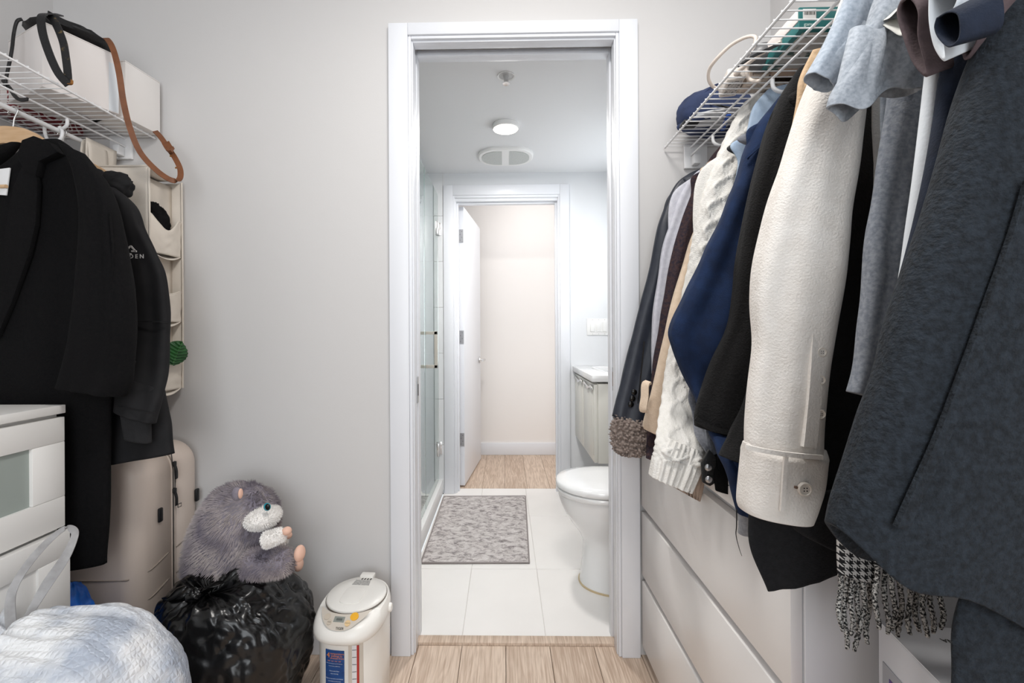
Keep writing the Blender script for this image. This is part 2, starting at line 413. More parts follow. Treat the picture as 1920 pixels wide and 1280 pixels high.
# ------------------------------------------------------------------ shower
M_glass = mat('shower glass', (232, 244, 240), 0.0, trans=1.0, ior=1.45)
M_gedge = mat('glass edge green', (92, 128, 120), 0.15)
GX = -0.44
cb = S('curb', -0.50, -0.412, YB+0.002, YF-0.002, 0, 0.095, M_white, bev=0.004)
S('floor_shower', -1.25, -0.50, YB, YF, -0.02, 0.02, mat('shower tray', (228, 228, 228), 0.4))
sw = empty('wall_shower_far', (-0.87, YF, 0), kind='structure')
M_stile = mat('shower wall tile', (228, 230, 232), 0.25)
box('grout_bed', -1.25, -0.405, YF-0.006, YF, 0.02, BZ, mat('grout', (216, 212, 208), 0.9), sw)
z = 0.02
for k in range(7):
    for a, b in ((-1.25, -0.828), (-0.828, -0.405)):
        box('tile', a+0.001, b-0.001, YF-0.012, YF-0.004, z+0.001, min(z+0.305, BZ)-0.001, M_stile, sw, bev=0.0008, seg=1)
    z += 0.305
def glass_panel(name, y0, y1, label):
    t = empty(name, (GX, (y0+y1)/2, 0.097), label, 'glass panel' if 'panel' in name else 'shower door')
    box('pane', GX-0.004, GX+0.004, y0, y1, 0.10, 1.985, M_glass, t)
    return t
gp = glass_panel('glass_panel', YB+0.004, 2.510, 'fixed clear glass shower panel standing on the white curb')
box('edge_strip', GX-0.004, GX+0.004, 2.5102, 2.513, 0.10, 1.985, M_gedge, gp)
gd = glass_panel('shower_door', 2.521, 3.028, 'hinged clear glass shower door with chrome pull handle')
box('edge_strip', GX-0.004, GX+0.004, 2.5165, 2.5208, 0.10, 1.985, M_gedge, gd)
for z in (1.76, 0.305):
    box('hinge', GX-0.012, GX+0.012, 2.985, 3.046, z-0.042, z+0.042, M_chrome, gd, bev=0.002)
    box('hinge_plate', GX-0.022, GX+0.022, 3.042, 3.048, z-0.042, z+0.042, M_chrome, gd, bev=0.001)
for s in (1, -1):
    V, F = join(bgeo(min(GX, GX+s*0.066), max(GX, GX+s*0.066), 2.545, 2.562, 0.875, 0.892, 0.001), bgeo(min(GX, GX+s*0.066), max(GX, GX+s*0.066), 2.545, 2.562, 1.062, 1.079, 0.001),
                bgeo(min(GX+s*0.050, GX+s*0.066), max(GX+s*0.050, GX+s*0.066), 2.545, 2.562, 0.8745, 1.0795, 0.001))
    add('pull_handle', V, F, mat('satin nickel', (206, 200, 190), 0.45, metal=0.55), gd)

# ------------------------------------------------------------------ bathroom fittings
M_porc = mat('white porcelain', (240, 240, 240), 0.12, coat=0.3)
sp_ = empty('fire_sprinkler', (0.013, 1.90, BZ-0.035), 'white recessed fire sprinkler head in the bathroom ceiling', 'sprinkler')
V, F = lathe((0.013, 1.90, BZ), [(0.030, 0), (0.031, -0.002), (0.036, -0.004), (0.036, -0.0005)], 32, cap0=False, cap1=False); add('escutcheon', V, F, M_white, sp_, auto=40)
V, F = lathe((0.013, 1.90, BZ), [(0.0299, -0.0003), (0.0299, -0.0008), (0.012, -0.0008), (0.010, -0.010), (0.009, -0.018)], 24); add('cup', V, F, mat('sprinkler grey', (190, 190, 190), 0.4), sp_, auto=40)
V, F = join(tgeo([(0.004, 1.90, BZ-0.010), (0.006, 1.90, BZ-0.026), (0.013, 1.90, BZ-0.032)], 0.0018, 6), tgeo([(0.022, 1.90, BZ-0.010), (0.020, 1.90, BZ-0.026), (0.013, 1.90, BZ-0.032)], 0.0018, 6), tgeo([(0.013, 1.90, BZ-0.010), (0.013, 1.90, BZ-0.030)], 0.002, 6))
add('frame_arms', V, F, M_chrome, sp_)
V, F = lathe((0.013, 1.90, BZ-0.034), [(0.004, 0.004), (0.015, 0.001), (0.015, 0.0), (0.004, 0.002)], 20); add('deflector', V, F, M_chrome, sp_, auto=40)
cl = empty('ceiling_light', (0.012, 2.35, BZ-0.03), 'round white ceiling light glowing in the bathroom', 'ceiling light')
V, F = lathe((0.012, 2.35, BZ), [(0.066, 0), (0.068, -0.006), (0.067, -0.020), (0.063, -0.024)], 40, cap1=False); add('rim', V, F, M_white, cl, auto=40)
V, F = lathe((0.012, 2.35, BZ), [(0.063, -0.023), (0.055, -0.027), (0.030, -0.0285)], 40, cap0=False); add('diffuser', V, F, mat('lit diffuser', (255, 250, 242), 0.5, emit=(255, 246, 232), estr=4.0), cl, auto=40)
# exhaust fan grille, stadium outline with two mesh fields
fan = empty('exhaust_fan', (0.013, 2.76, BZ-0.02), 'white oblong exhaust fan grille on the bathroom ceiling', 'exhaust fan')
def stad(cx, cy, hx, hy, r, z, n=8):
    pts = []
    for sx, sy, a0 in ((1, 1, 0), (-1, 1, 90), (-1, -1, 180), (1, -1, 270)):
        for k in range(n+1):
            a = math.radians(a0+90*k/n); pts.append(Vector((cx+sx*(hx-r)+r*cos(a), cy+sy*(hy-r)+r*sin(a), z)))
    return pts
V, F = rings_geo([stad(0.013, 2.76, 0.165, 0.135, 0.115, BZ), stad(0.013, 2.76, 0.165, 0.135, 0.115, BZ-0.010), stad(0.013, 2.76, 0.158, 0.128, 0.11, BZ-0.016), stad(0.013, 2.76, 0.15, 0.12, 0.105, BZ-0.016)], cap0=False); add('cover', V, F, M_white, fan, auto=30)
M_mesh = mat('grille grey', (205, 208, 206), 0.7, bump=0.6, bscale=260, bkind='voronoi')
for s in (-1, 1):
    pts = [p for p in stad(0.013, 2.76, 0.142, 0.105, 0.095, BZ-0.0165)]
    pts = [Vector((max(p.x, 0.035) if s > 0 else min(p.x, -0.009), p.y, p.z)) for p in pts]
    V, F = prism(pts, (0, 0, -0.0015)); add('mesh_field', V, F, M_mesh, fan)
# toilet
tl = empty('toilet', (0.5, 1.98, 0), 'white toilet with closed lid beside the bath mat', 'toilet')
TY = 1.985
def egg(xf, xb, w, z, n=48, e=1.0):
    xm = xf+(xb-xf)*0.46; r = []
    for j in range(n):
        a = 2*pi*j/n; c, s = cos(a), sin(a)
        x = xm-(xm-xf)*c if c > 0 else xm-(xb-xm)*sp(c, 0.6)
        r.append(Vector((x, TY-w*sp(s, 0.92 if c > 0 else 0.75), z)))
    return r
prof = [(0.318, 0.68, 0.128, 0.0), (0.322, 0.68, 0.126, 0.02), (0.332, 0.68, 0.122, 0.10), (0.334, 0.68, 0.123, 0.17), (0.318, 0.69, 0.130, 0.215), (0.285, 0.70, 0.148, 0.26), (0.254, 0.71, 0.168, 0.31), (0.236, 0.72, 0.180, 0.355), (0.230, 0.72, 0.184, 0.385), (0.236, 0.72, 0.180, 0.392)]
V, F = rings_geo([egg(*p) for p in [tuple(q) for q in crom(prof, 40)]]); add('bowl', V, F, M_porc, tl, smooth=True)
V, F = rings_geo([egg(0.226, 0.66, 0.186, 0.392), egg(0.222, 0.66, 0.190, 0.398), egg(0.222, 0.66, 0.190, 0.408), egg(0.227, 0.66, 0.186, 0.412)]); add('seat', V, F, M_porc, tl, auto=50)
V, F = rings_geo([egg(0.226, 0.67, 0.187, 0.415), egg(0.220, 0.67, 0.192, 0.420), egg(0.220, 0.67, 0.192, 0.432), egg(0.226, 0.665, 0.187, 0.440), egg(0.26, 0.64, 0.155, 0.446), egg(0.34, 0.58, 0.085, 0.449)]); add('lid', V, F, M_porc, tl, auto=50)
V, F = rings_geo([egg(0.3155, 0.682, 0.1305, 0.0), egg(0.3155, 0.682, 0.1305, 0.006), egg(0.3185, 0.68, 0.128, 0.007)]); add('caulk_line', V, F, mat('yellowed caulk', (206, 186, 150), 0.5), tl)
tk = box('tank', 0.70, 0.93, TY-0.2, TY+0.2, 0.38, 0.74, M_porc, tl, bev=0.02); box('tank_lid', 0.69, 0.94, TY-0.21, TY+0.21, 0.741, 0.775, M_porc, tk, bev=0.01)
# vanity
va = empty('vanity_cabinet', (0.7, 2.72, 0.385), 'cream wall-hung bathroom vanity cabinet under a white worktop', 'cabinet')
M_cream = mat('cream lacquer', (226, 224, 216), 0.3)
VY = 2.40
box('body', 0.487, BXR-0.002, VY, YF-0.002, 0.385, 0.80, M_cream, va, bev=0.002)
for y0, y1 in ((VY+0.005, 2.722), (2.728, YF-0.008)):
    dv = box('door', 0.468, 0.4865, y0, y1, 0.388, 0.797, M_cream, va, bev=0.002)
    box('door_panel', 0.466, 0.469, y0+0.03, y1-0.03, 0.42, 0.765, M_cream, dv, bev=0.001)
    n = 24
    rings = []
    for k in range(n):
        u = k/(n-1); yy = y0+0.02+(y1-y0-0.06)*u; zz = 0.772+0.006*sin(u*9); rr = 0.009+0.003*sin(u*14)
        rings.append([Vector((0.462+rr*cos(2*pi*j/8)*0.6, yy, zz+rr*sin(2*pi*j/8))) for j in range(8)])
    V, F = rings_geo(rings); add('handle', V, F, M_chrome, dv, smooth=True)
wt = box('worktop', 0.453, BXR-0.002, VY-0.012, YF-0.002, 0.812, 0.846, M_porc, None, bev=0.003)
tag(wt, 'white worktop with moulded basin on the bathroom vanity', 'worktop')
V, F = rings_geo([stad(0.72, 2.72, 0.17, 0.24, 0.05, 0.8465), stad(0.72, 2.72, 0.165, 0.235, 0.05, 0.852), stad(0.72, 2.72, 0.155, 0.225, 0.05, 0.852), stad(0.72, 2.72, 0.14, 0.21, 0.05, 0.8468)], cap0=False)
add('basin_rim', V, F, M_porc, wt, auto=40)
# lit mirror on the side wall
mr = empty('lit_mirror', (BXR-0.02, 2.68, 1.2), 'backlit mirror on the bathroom side wall above the vanity', 'mirror')
box('mirror_glass', BXR-0.035, BXR-0.03, 2.42, 2.98, 1.15, 1.95, mat('mirror silver', (230, 232, 234), 0.02, metal=1.0), mr)
box('backing', BXR-0.03, BXR-0.002, 2.46, 2.94, 1.2, 1.9, M_white, mr)
M_led = mat('mirror led strip', (255, 255, 255), 0.5, emit=(232, 244, 255), estr=4.5)
box('light_strip', BXR-0.029, BXR-0.006, 2.945, 2.965, 1.2, 1.9, M_led, mr); box('light_strip', BXR-0.029, BXR-0.006, 2.435, 2.455, 1.2, 1.9, M_led, mr)
# switch plate
sw = empty('light_switch', (0.62, YF-0.005, 1.05), 'white three-gang light switch plate beside the far doorway', 'light switch')
box('plate', 0.549, 0.700, YF-0.006, YF, 1.050, 1.160, M_white, sw, bev=0.0025)
for k in range(3):
    rk = box('rocker', 0.572+k*0.040, 0.600+k*0.040, YF-0.010, YF-0.0062, 1.073, 1.137, M_white, sw, bev=0.0015)
for k in range(3):
    for zz in (1.058, 1.152):
        V, F = lathe((0.586+k*0.04, YF-0.006, zz), [(0.003, 0.0), (0.003, -0.0006)], 8, 'Y'); add('screw', V, F, mat('plate screw', (205, 205, 205), 0.4), sw)
# bath mat
def mat_rug():
    m = mat('bath mat pile', (200, 194, 192), 0.95); nt = m.node_tree; N = nt.nodes; L = nt.links; b = N['Principled BSDF']
    tc = N.new('ShaderNodeTexCoord'); mp = N.new('ShaderNodeMapping'); mp.inputs['Scale'].default_value = (36, 56, 1); L.new(tc.outputs['Object'], mp.inputs['Vector'])
    n1 = N.new('ShaderNodeTexNoise'); n1.inputs['Scale'].default_value = 0.6; n1.inputs['Detail'].default_value = 9; n1.inputs['Roughness'].default_value = 0.82; n1.inputs['Distortion'].default_value = 0.6
    L.new(mp.outputs[0], n1.inputs['Vector'])
    r = N.new('ShaderNodeValToRGB'); cr = r.color_ramp
    cr.elements[0].position = 0.36; cr.elements[0].color = (*s2l((104, 97, 97)), 1); cr.elements[1].position = 0.66; cr.elements[1].color = (*s2l((225, 221, 219)), 1)
    e1 = cr.elements.new(0.45); e1.color = (*s2l((160, 153, 152)), 1); e2 = cr.elements.new(0.50); e2.color = (*s2l((198, 191, 189)), 1)
    L.new(n1.outputs['Fac'], r.inputs['Fac']); L.new(r.outputs['Color'], b.inputs['Base Color'])
    n2 = N.new('ShaderNodeTexNoise'); n2.inputs['Scale'].default_value = 300; L.new(tc.outputs['Object'], n2.inputs['Vector'])
    bp = N.new('ShaderNodeBump'); bp.inputs['Strength'].default_value = 0.6; bp.inputs['Distance'].default_value = 0.004; L.new(n2.outputs['Fac'], bp.inputs['Height']); L.new(bp.outputs[0], b.inputs['Normal'])
    return m
ru = empty('bath_mat', (-0.14, 2.55, 0), 'mottled grey bath mat lying on the white tile floor', 'bath mat')
C4 = [Vector((-0.392, 2.122, 0.001)), Vector((0.110, 2.128, 0.001)), Vector((0.132, 2.990, 0.001)), Vector((-0.398, 2.982, 0.001))]
nx, ny = 30, 46; V = []; F = []
for j in range(ny):
    for i in range(nx):
        u, v = i/(nx-1), j/(ny-1); p = (C4[0]*(1-u)+C4[1]*u)*(1-v)+(C4[3]*(1-u)+C4[2]*u)*v
        ed = min(u, 1-u, v, 1-v); V.append(p+Vector((0, 0, 0.011*min(1, ed*12+0.35)+0.0015*noise.noise(p*25))))
k = len(V)
for j in range(ny-1):
    for i in range(nx-1): a = j*nx+i; F.append([a, a+1, a+nx+1, a+nx])
add('pile', V, F, mat_rug(), ru, smooth=True)
V, F = tgeo([C4[0]+Vector((0, 0, .004)), C4[1]+Vector((0, 0, .004)), C4[2]+Vector((0, 0, .004)), C4[3]+Vector((0, 0, .004)), C4[0]+Vector((0, 0, .004))], 0.0045, 6)
add('bound_edge', V, F, mat('mat binding', (150, 142, 140), 0.9), ru, smooth=True)
# closet ceiling lamp body
cl2 = empty('closet_lamp', (0.08, 0.66, 2.41), 'round flush ceiling lamp overhead inside the closet', 'ceiling light')
V, F = lathe((0.08, 0.66, ZC), [(0.20, 0), (0.205, -0.01), (0.20, -0.03), (0.185, -0.032)], 40); add('rim', V, F, M_white, cl2, auto=40)

# ================================================================== left side of the closet
M_blackwool = mat('black wool', (7, 7, 9), 0.95, rgb2=(15, 14, 15), cscale=220, bump=0.35, bscale=500, spec=0.2)
M_jacket = mat('black shell fabric', (17, 17, 19), 0.72, rgb2=(23, 22, 24), cscale=30, bump=0.12, bscale=900, spec=0.3)
M_canvas = mat('natural canvas', (226, 217, 205), 0.9, rgb2=(214, 205, 194), cscale=9, bump=0.25, bscale=700)
M_beech = mat('beech hanger', (218, 184, 146), 0.45, rgb2=(204, 166, 126), cscale=14, stretch=(1, 1, 6))
M_bleath = mat('black leather', (20, 20, 22), 0.42, bump=0.25, bscale=500, bkind='voronoi')
M_brown = mat('brown leather', (110, 66, 38), 0.5, rgb2=(124, 76, 46), cscale=40, bump=0.15, bscale=600)

def wire_shelf(name, label, sgn, xA, xB, xW, z, xrod, zrod, y0, y1, hooks):
    t = empty(name, ((xA+xW)/2, (y0+y1)/2, z), label, 'shelf')
    tube('front_wire', [(xA, y0, z), (xA, y1, z)], 0.0030, M_wire, t, 8)
    tube('lip_wire', [(xB, y0, z), (xB, y1, z)], 0.0030, M_wire, t, 8)
    tube('lip_wire', [(xB, y0, z-0.027), (xB, y1, z-0.027)], 0.0030, M_wire, t, 8)
    tube('back_wire', [(xW, y0, z), (xW, y1, z)], 0.0030, M_wire, t, 8)
    tube('hanging_rod', [(xrod, y0, zrod), (xrod, y1, zrod)], 0.0068, M_wire, t, 12)
    x0, x1 = min(xA-sgn*0.003, xW), max(xA-sgn*0.003, xW); first = None; n = int((y1-y0)/0.0254)
    for i in range(n+1):
        y = y1-0.006-i*0.0254
        if first is None: first = tube('wire', [(x0, y, z+0.0035), (x1, y, z+0.0035)], 0.0015, M_wire, t, 6)
        else: link_copy(first, (ORG[first.name].x, y, ORG[first.name].z), t)
    for y in hooks:
        s = sgn
        P = [(xB, y, z-0.027), (xB+s*0.002, y, z-0.048), (xB+s*0.018, y, z-0.058), (xrod-s*0.006, y, zrod+0.010), (xrod-s*0.014, y, zrod-0.004), (xrod-s*0.008, y, zrod-0.026), (xrod+s*0.012, y, zrod-0.034), (xrod+s*0.030, y, zrod-0.026), (xrod+s*0.038, y, zrod-0.004), (xrod+s*0.038, y, zrod+0.012)]
        tube('rod_hook', P, 0.0045, M_wire, t, 8, smooth_to=36)
    # wall bracket at the far end: a plate with a cup for the lip
    xa, xb = min(xB-sgn*0.02, xB+sgn*0.055), max(xB-sgn*0.02, xB+sgn*0.055)
    br = box('end_bracket', xa, xb, y1-0.002, 1.532, z-0.068, z+0.012, M_wire, t, bev=0.003)
    box('bracket_cup', min(xB, xB+sgn*0.022), max(xB, xB+sgn*0.022), y1-0.030, y1-0.0025, z-0.062, z-0.030, M_wire, br, bev=0.004)
    return t
wire_shelf('wire_shelf', 'white wire shelf with hanging rod holding the white boxes', -1, -1.172, -1.271, -1.526, 1.731, -1.300, 1.669, -0.2, 1.522, (1.235-0.02+0.1, 0.75, 0.2))

# boxes on the left shelf
def rot_box(name, p, ang, w, d, z0, h, m, label, cat, parent=None):
    """p: front right corner, ang: turn of the long side from +Y towards +X, w along that side, d to the left of it"""
    M = Matrix.Translation((p[0], p[1], 0)) @ Matrix.Rotation(-ang, 4, 'Z')
    t = empty(name, (p[0], p[1], z0), label, cat)
    box('carton', -d, 0, 0, w, z0, z0+h-0.003, m, t, bev=0.002, M=M)
    box('lid_flap', -d, 0, 0, w, z0+h-0.0028, z0+h, m, t, bev=0.0008, M=M)
    return t, M
M_card = mat('white card', (232, 226, 223), 0.6)
M_card2 = mat('white card gloss', (234, 230, 227), 0.5)
b1, MB1 = rot_box('storage_box', (-1.232, 1.205), math.radians(24), 0.176, 0.20, 1.7375, 0.176, M_card, 'large white cardboard box on the wire shelf, nearer the camera, under black straps', 'box')
tape = box('tape_strip', -0.001, 0.0008, 0.150, 0.174, 1.74, 1.883, mat('clear tape', (222, 226, 230), 0.2), b1, M=MB1)
b2, MB2 = rot_box('storage_box', (-1.158, 1.386), math.radians(6), 0.126, 0.125, 1.7375, 0.176, M_card2, 'white cardboard box on the wire shelf against the door wall', 'box')
box('tape_strip', -0.07, -0.05, -0.0015, 0.119, 1.9136, 1.9142, mat('clear tape', (222, 226, 230), 0.2), b2, M=MB2)
# red printed parcel behind them
rp = mat('red print', (120, 30, 36), 0.5)
nt = rp.node_tree; N = nt.nodes; L = nt.links
tc = N.new('ShaderNodeTexCoord'); vo = N.new('ShaderNodeTexVoronoi'); vo.inputs['Scale'].default_value = 14; L.new(tc.outputs['Object'], vo.inputs['Vector'])
mu = N.new('ShaderNodeMath'); mu.operation = 'MULTIPLY'; mu.inputs[1].default_value = 30; L.new(vo.outputs['Distance'], mu.inputs[0])
si = N.new('ShaderNodeMath'); si.operation = 'SINE'; L.new(mu.outputs[0], si.inputs[0])
no = N.new('ShaderNodeTexNoise'); no.inputs['Scale'].default_value = 90; L.new(tc.outputs['Object'], no.inputs['Vector'])
ad = N.new('ShaderNodeMath'); ad.operation = 'MULTIPLY'; L.new(si.outputs[0], ad.inputs[0]); L.new(no.outputs['Fac'], ad.inputs[1])
rr = N.new('ShaderNodeValToRGB'); rr.color_ramp.elements[0].position = 0.28; rr.color_ramp.elements[1].position = 0.34; rr.color_ramp.elements[0].color = (*s2l((122, 28, 36)), 1); rr.color_ramp.elements[1].color = (*s2l((226, 214, 210)), 1)
L.new(ad.outputs[0], rr.inputs['Fac']); L.new(rr.outputs['Color'], N['Principled BSDF'].inputs['Base Color'])
rb = empty('gift_bag', (-1.475, 1.34, 1.736), 'red parcel with white circular print, seen through the shelf wires', 'parcel')
box('wrapping', -1.522, -1.405, 1.315, 1.512, 1.7375, 1.80, rp, rb, bev=0.004)
box('paper_band', -1.47, -1.45, 1.3145, 1.5125, 1.7372, 1.8004, mat('white paper band', (225, 218, 214), 0.7), rb)

# black bag on the boxes with its straps
bg = empty('handbag', at(140, 60, 1.30), 'black leather bag lying on the white box, straps hanging over the edge', 'bag')
V, F = blob((-1.272, 1.335, 1.9375), (0.100, 0.105, 0.022), fn=lambda d: 1+0.10*noise.noise(d*3.0)+0.05*noise.noise(d*9)); add('pouch', V, F, M_bleath, bg, smooth=True)
def pxp(L): return [tuple(at(a, b, c)) for a, b, c in L]
strap('wide_strap', pxp([(112, 30, 1.27), (96, 26, 1.21), (78, 30, 1.165), (80, 62, 1.16), (94, 105, 1.16), (110, 138, 1.16), (128, 159, 1.16)]), 0.0185, 0.003, M_bleath, bg, 48, (1, 0.2, 0.12))
strap('wide_strap', pxp([(128, 158, 1.164), (127, 138, 1.168), (124, 112, 1.17), (118, 78, 1.175), (104, 44, 1.185), (92, 30, 1.20)]), 0.0175, 0.003, mat('scuffed leather', (22, 22, 24), 0.5, rgb2=(120, 100, 60), cscale=60, clo=0.60, chi=0.72, bump=0.2, bscale=400), bg, 48, (1, 0.2, 0.12))
strap('strap_ring', pxp([(126, 158, 1.162), (134, 157, 1.16), (135, 150, 1.16)]), 0.006, 0.002, mat('brass', (170, 120, 70), 0.35, metal=1), bg, 10)
strap('top_strap', pxp([(90, 26, 1.20), (120, 42, 1.24), (155, 55, 1.29), (170, 68, 1.33)]), 0.016, 0.003, M_bleath, bg, 24, (0.2, 0.2, 1))
tube('lanyard', pxp([(42, 36, 1.22), (32, 40, 1.215), (26, 62, 1.21), (22, 95, 1.20), (15, 130, 1.20), (9, 158, 1.20), (8, 165, 1.20)]), 0.004, M_bleath, bg, 8, smooth_to=30)
strap('lanyard_end', pxp([(5, 150, 1.21), (18, 165, 1.20), (28, 180, 1.19), (38, 187, 1.185), (52, 186, 1.18)]), 0.009, 0.004, M_bleath, bg, 24, (0.2, 0.1, 1))
# brown strap
be = empty('leather_belt', at(330, 338, 1.41), 'thin brown leather strap looping down from the white boxes', 'belt')
strap('strap', pxp([(190, 74, 1.36), (200, 73, 1.335), (212, 92, 1.325), (223, 135, 1.325), (231, 188, 1.33), (243, 238, 1.335), (262, 284, 1.345), (292, 318, 1.355), (320, 337, 1.365), (336, 336, 1.38), (338, 318, 1.40), (328, 296, 1.42), (315, 277, 1.43), (302, 258, 1.44), (291, 246, 1.45)]), 0.0155, 0.003, M_brown, be, 110, (0.8, 0.5, 0.35))
V, F = rgeo(pxp([(311, 268, 1.415), (318, 279, 1.41), (324, 280, 1.41)]), 0.022, 0.008, 10, (0.8, 0.4, 0.5)); add('keeper_loop', V, F, M_brown, be, auto=40)
for a, b, c in ((321, 293, 1.412), (331, 315, 1.392)):
    V, F = lathe(at(a, b, c), [(0.003, -0.002), (0.003, -0.003)], 10, 'Y'); add('rivet', V, F, mat('brass', (170, 120, 70), 0.35, metal=1), be)

# ---------------------------------------------------------------- hangers and garments
def wood_hanger(label, y, hookpts, body):
    t = empty('wooden_hanger', (-1.30, y, 1.55), label, 'hanger', 'wooden hangers on the rod by the boxes')
    tube('hook', hookpts, 0.0018, M_chrome, t, 8, smooth_to=30)
    V, F = rgeo(body, 0.045, 0.014, 40, (0, 0, 1)); add('arms', V, F, M_beech, t, auto=40)
    return t
def hookp(y, drop=0.06):
    pts = [(-1.30-0.016, y, 1.669-0.006)]
    for k in range(0, 9): a = math.radians(170-k*26); pts.append((-1.30+0.0115*cos(a), y, 1.669+0.0115*sin(a)))
    return pts+[(-1.300, y, 1.640), (-1.305, y, 1.669-drop-0.03)]
hy = 1.195
wood_hanger('pale wooden hanger inside the long black coat', hy, hookp(hy), [(-1.305-0.21, hy, 1.525), (-1.305-0.12, hy-0.005, 1.575), (-1.305-0.04, hy, 1.60), (-1.305, hy, 1.602), (-1.305+0.05, hy, 1.590), (-1.305+0.12, hy-0.005, 1.540), (-1.305+0.20, hy, 1.495)])
hy = 1.33
wood_hanger('pale wooden hanger inside the black shell jacket', hy, hookp(hy), [(-1.305-0.2, hy, 1.52), (-1.305-0.10, hy, 1.57), (-1.305, hy, 1.590), (-1.305+0.08, hy, 1.56), (-1.305+0.15, hy, 1.52)])

# long black coat
co = empty('overcoat', (-1.25, 1.15, 0.49), 'long black wool overcoat on a wooden hanger beside the white drawer chest', 'coat')
drape('body', [(60, 268, 112, 262), (20, 300, 150, 292), (-40, 350, 190, 345), (-60, 440, 206, 430), (-70, 600, 210, 600), (-80, 800, 206, 800), (-80, 950, 204, 950), (-60, 1088, 199, 1056)], 1.140, 0.025, M_blackwool, co, fold=0.004, seed=1, nr=70)
drape('sleeve', [(112, 268, 158, 288), (138, 310, 196, 340), (150, 370, 216, 392), (152, 430, 224, 440), (146, 520, 239, 520), (138, 590, 248, 600), (130, 650, 250, 660), (121, 700, 247, 712), (113, 724, 233, 743)], 1.086, 0.032, M_blackwool, co, fold=0.004, kf=2.2, seed=2, nr=64)
drape('sleeve', [(20, 268, 40, 268), (-70, 310, -20, 330), (-110, 400, -60, 420), (-125, 600, -60, 600), (-130, 740, -70, 730)], 1.135, 0.028, M_blackwool, co, fold=0.003, seed=3)
strap('seam', pxp([(206, 400, 1.066), (212, 480, 1.060), (208, 580, 1.058), (203, 680, 1.062), (196, 728, 1.066)]), 0.003, 0.004, M_blackwool, co, 30, (1, 0, 0))
# collar and lapel: thick folded cloth with depth
def cloth_patch(name, outline, Y, dy, m, parent, curve=0.0):
    """outline in px at depth Y, thickened by dy towards the back, rounded by a bevel"""
    P = [at(a, b, Y+(q[0] if q else 0)) for a, b, *q in outline]; bm = bmesh.new()
    vs_ = [bm.verts.new(p) for p in P]; f = bm.faces.new(vs_); r = bmesh.ops.extrude_face_region(bm, geom=[f])
    for e in r['geom']:
        if isinstance(e, bmesh.types.BMVert): e.co += Vector((0, dy, 0))
    bmesh.ops.recalc_face_normals(bm, faces=bm.faces); bmesh.ops.bevel(bm, geom=bm.edges[:], offset=min(0.003, dy*0.35), segments=2, profile=0.6, affect='EDGES')
    bm.verts.index_update(); V = [v.co.copy() for v in bm.verts]; F = [[v.index for v in f.verts] for f in bm.faces]; bm.free()
    return add(name, V, F, m, parent, auto=50)
cloth_patch('collar', [(40, 262), (62, 254), (92, 266), (108, 285), (72, 302), (66, 330), (44, 318), (30, 292)], 1.095, 0.022, M_blackwool, co)
cloth_patch('lapel', [(62, 300), (70, 345), (66, 420), (52, 480), (20, 570), (-10, 640), (-14, 560), (8, 440), (24, 350), (40, 312)], 1.098, 0.012, M_blackwool, co)
lb = cloth_patch('size_label', [(-14, 318), (18, 314), (11, 366), (-16, 364)], 1.103, 0.004, mat('white woven label', (225, 225, 226), 0.8), co)
tube('trouser_bar', pxp([(-60, 352, 1.108), (12, 349, 1.10)]), 0.0045, M_beech, co, 8)

# shell jacket
ja = empty('shell_jacket', (-1.25, 1.27, 0.70), 'black shell jacket with grey chest logo hanging beside the canvas organiser', 'jacket')
drape('body', [(110, 300, 190, 318), (70, 350, 222, 352), (60, 430, 250, 420), (60, 560, 285, 560), (70, 700, 300, 700, -0.03), (80, 790, 318, 780, -0.085), (90, 885, 326, 850, -0.105)], 1.305, 0.028, M_jacket, ja, fold=0.004, seed=4, nr=60)
drape('sleeve', [(188, 345, 214, 352), (196, 372, 252, 385), (206, 420, 270, 428), (214, 475, 294, 478), (220, 530, 310, 520), (224, 600, 317, 600), (222, 680, 313, 690, -0.03), (217, 735, 304, 745, -0.075), (214, 768, 291, 794, -0.095)], 1.245, 0.024, M_jacket, ja, fold=0.003, kf=2.0, seed=5, nr=64)
drape('inner_cuff', [(224, 760, 284, 770), (226, 790, 282, 798), (234, 822, 281, 830)], 1.155, 0.016, mat('fleece cuff', (30, 30, 32), 0.95, bump=0.3, bscale=400), ja, fold=0.001, nr=16)
drape('sleeve', [(60, 340, 95, 320), (20, 420, 70, 400), (0, 560, 70, 560), (0, 740, 70, 740)], 1.31, 0.022, M_jacket, ja, fold=0.003, seed=6, nr=40)
def hoodfn(d): return 1+0.22*noise.noise(d*2.3+Vector((3, 1, 0)))+0.08*noise.noise(d*6)
V, F = blob(at(216, 348, 1.285), (0.046, 0.032, 0.038), fn=hoodfn); add('hood', V, F, M_jacket, ja, smooth=True)
strap('elbow_seam', pxp([(228, 604, 1.212), (262, 603, 1.210), (300, 603, 1.214), (314, 606, 1.226)]), 0.003, 0.003, M_jacket, ja, 20, (0, 0, 1))
strap('cuff_seam', pxp([(218, 762, 1.131), (252, 768, 1.128), (292, 776, 1.134)]), 0.003, 0.003, M_jacket, ja, 20, (0, 0, 1))
M_logo = mat('grey reflective print', (196, 192, 190), 0.5)
lgY = 1.2085
def lg(px, py): return at(px, py, lgY)
def stroke(pts, w=0.0035):
    return rgeo([tuple(lg(*p)) for p in pts], w, 0.0012, max(2, len(pts)), (0, 1, 0))
V, F = [], []
def band(a, b, w=0.0042):
    A, B = lg(*a), lg(*b); d = (B-A).normalized(); n = Vector((-d.z, 0, d.x))*w/2
    return prism([A+n, B+n, B-n, A-n], (0, 0.0012, 0))
V, F = join(band((232, 463), (241, 476)), band((233, 473), (246, 476.5)), band((238, 467), (245, 461)), band((245, 461), (254, 471)), band((246, 470.5), (256, 471)))
lo = add('chest_logo', V, F, M_logo, ja)
p0 = lg(256, 484)
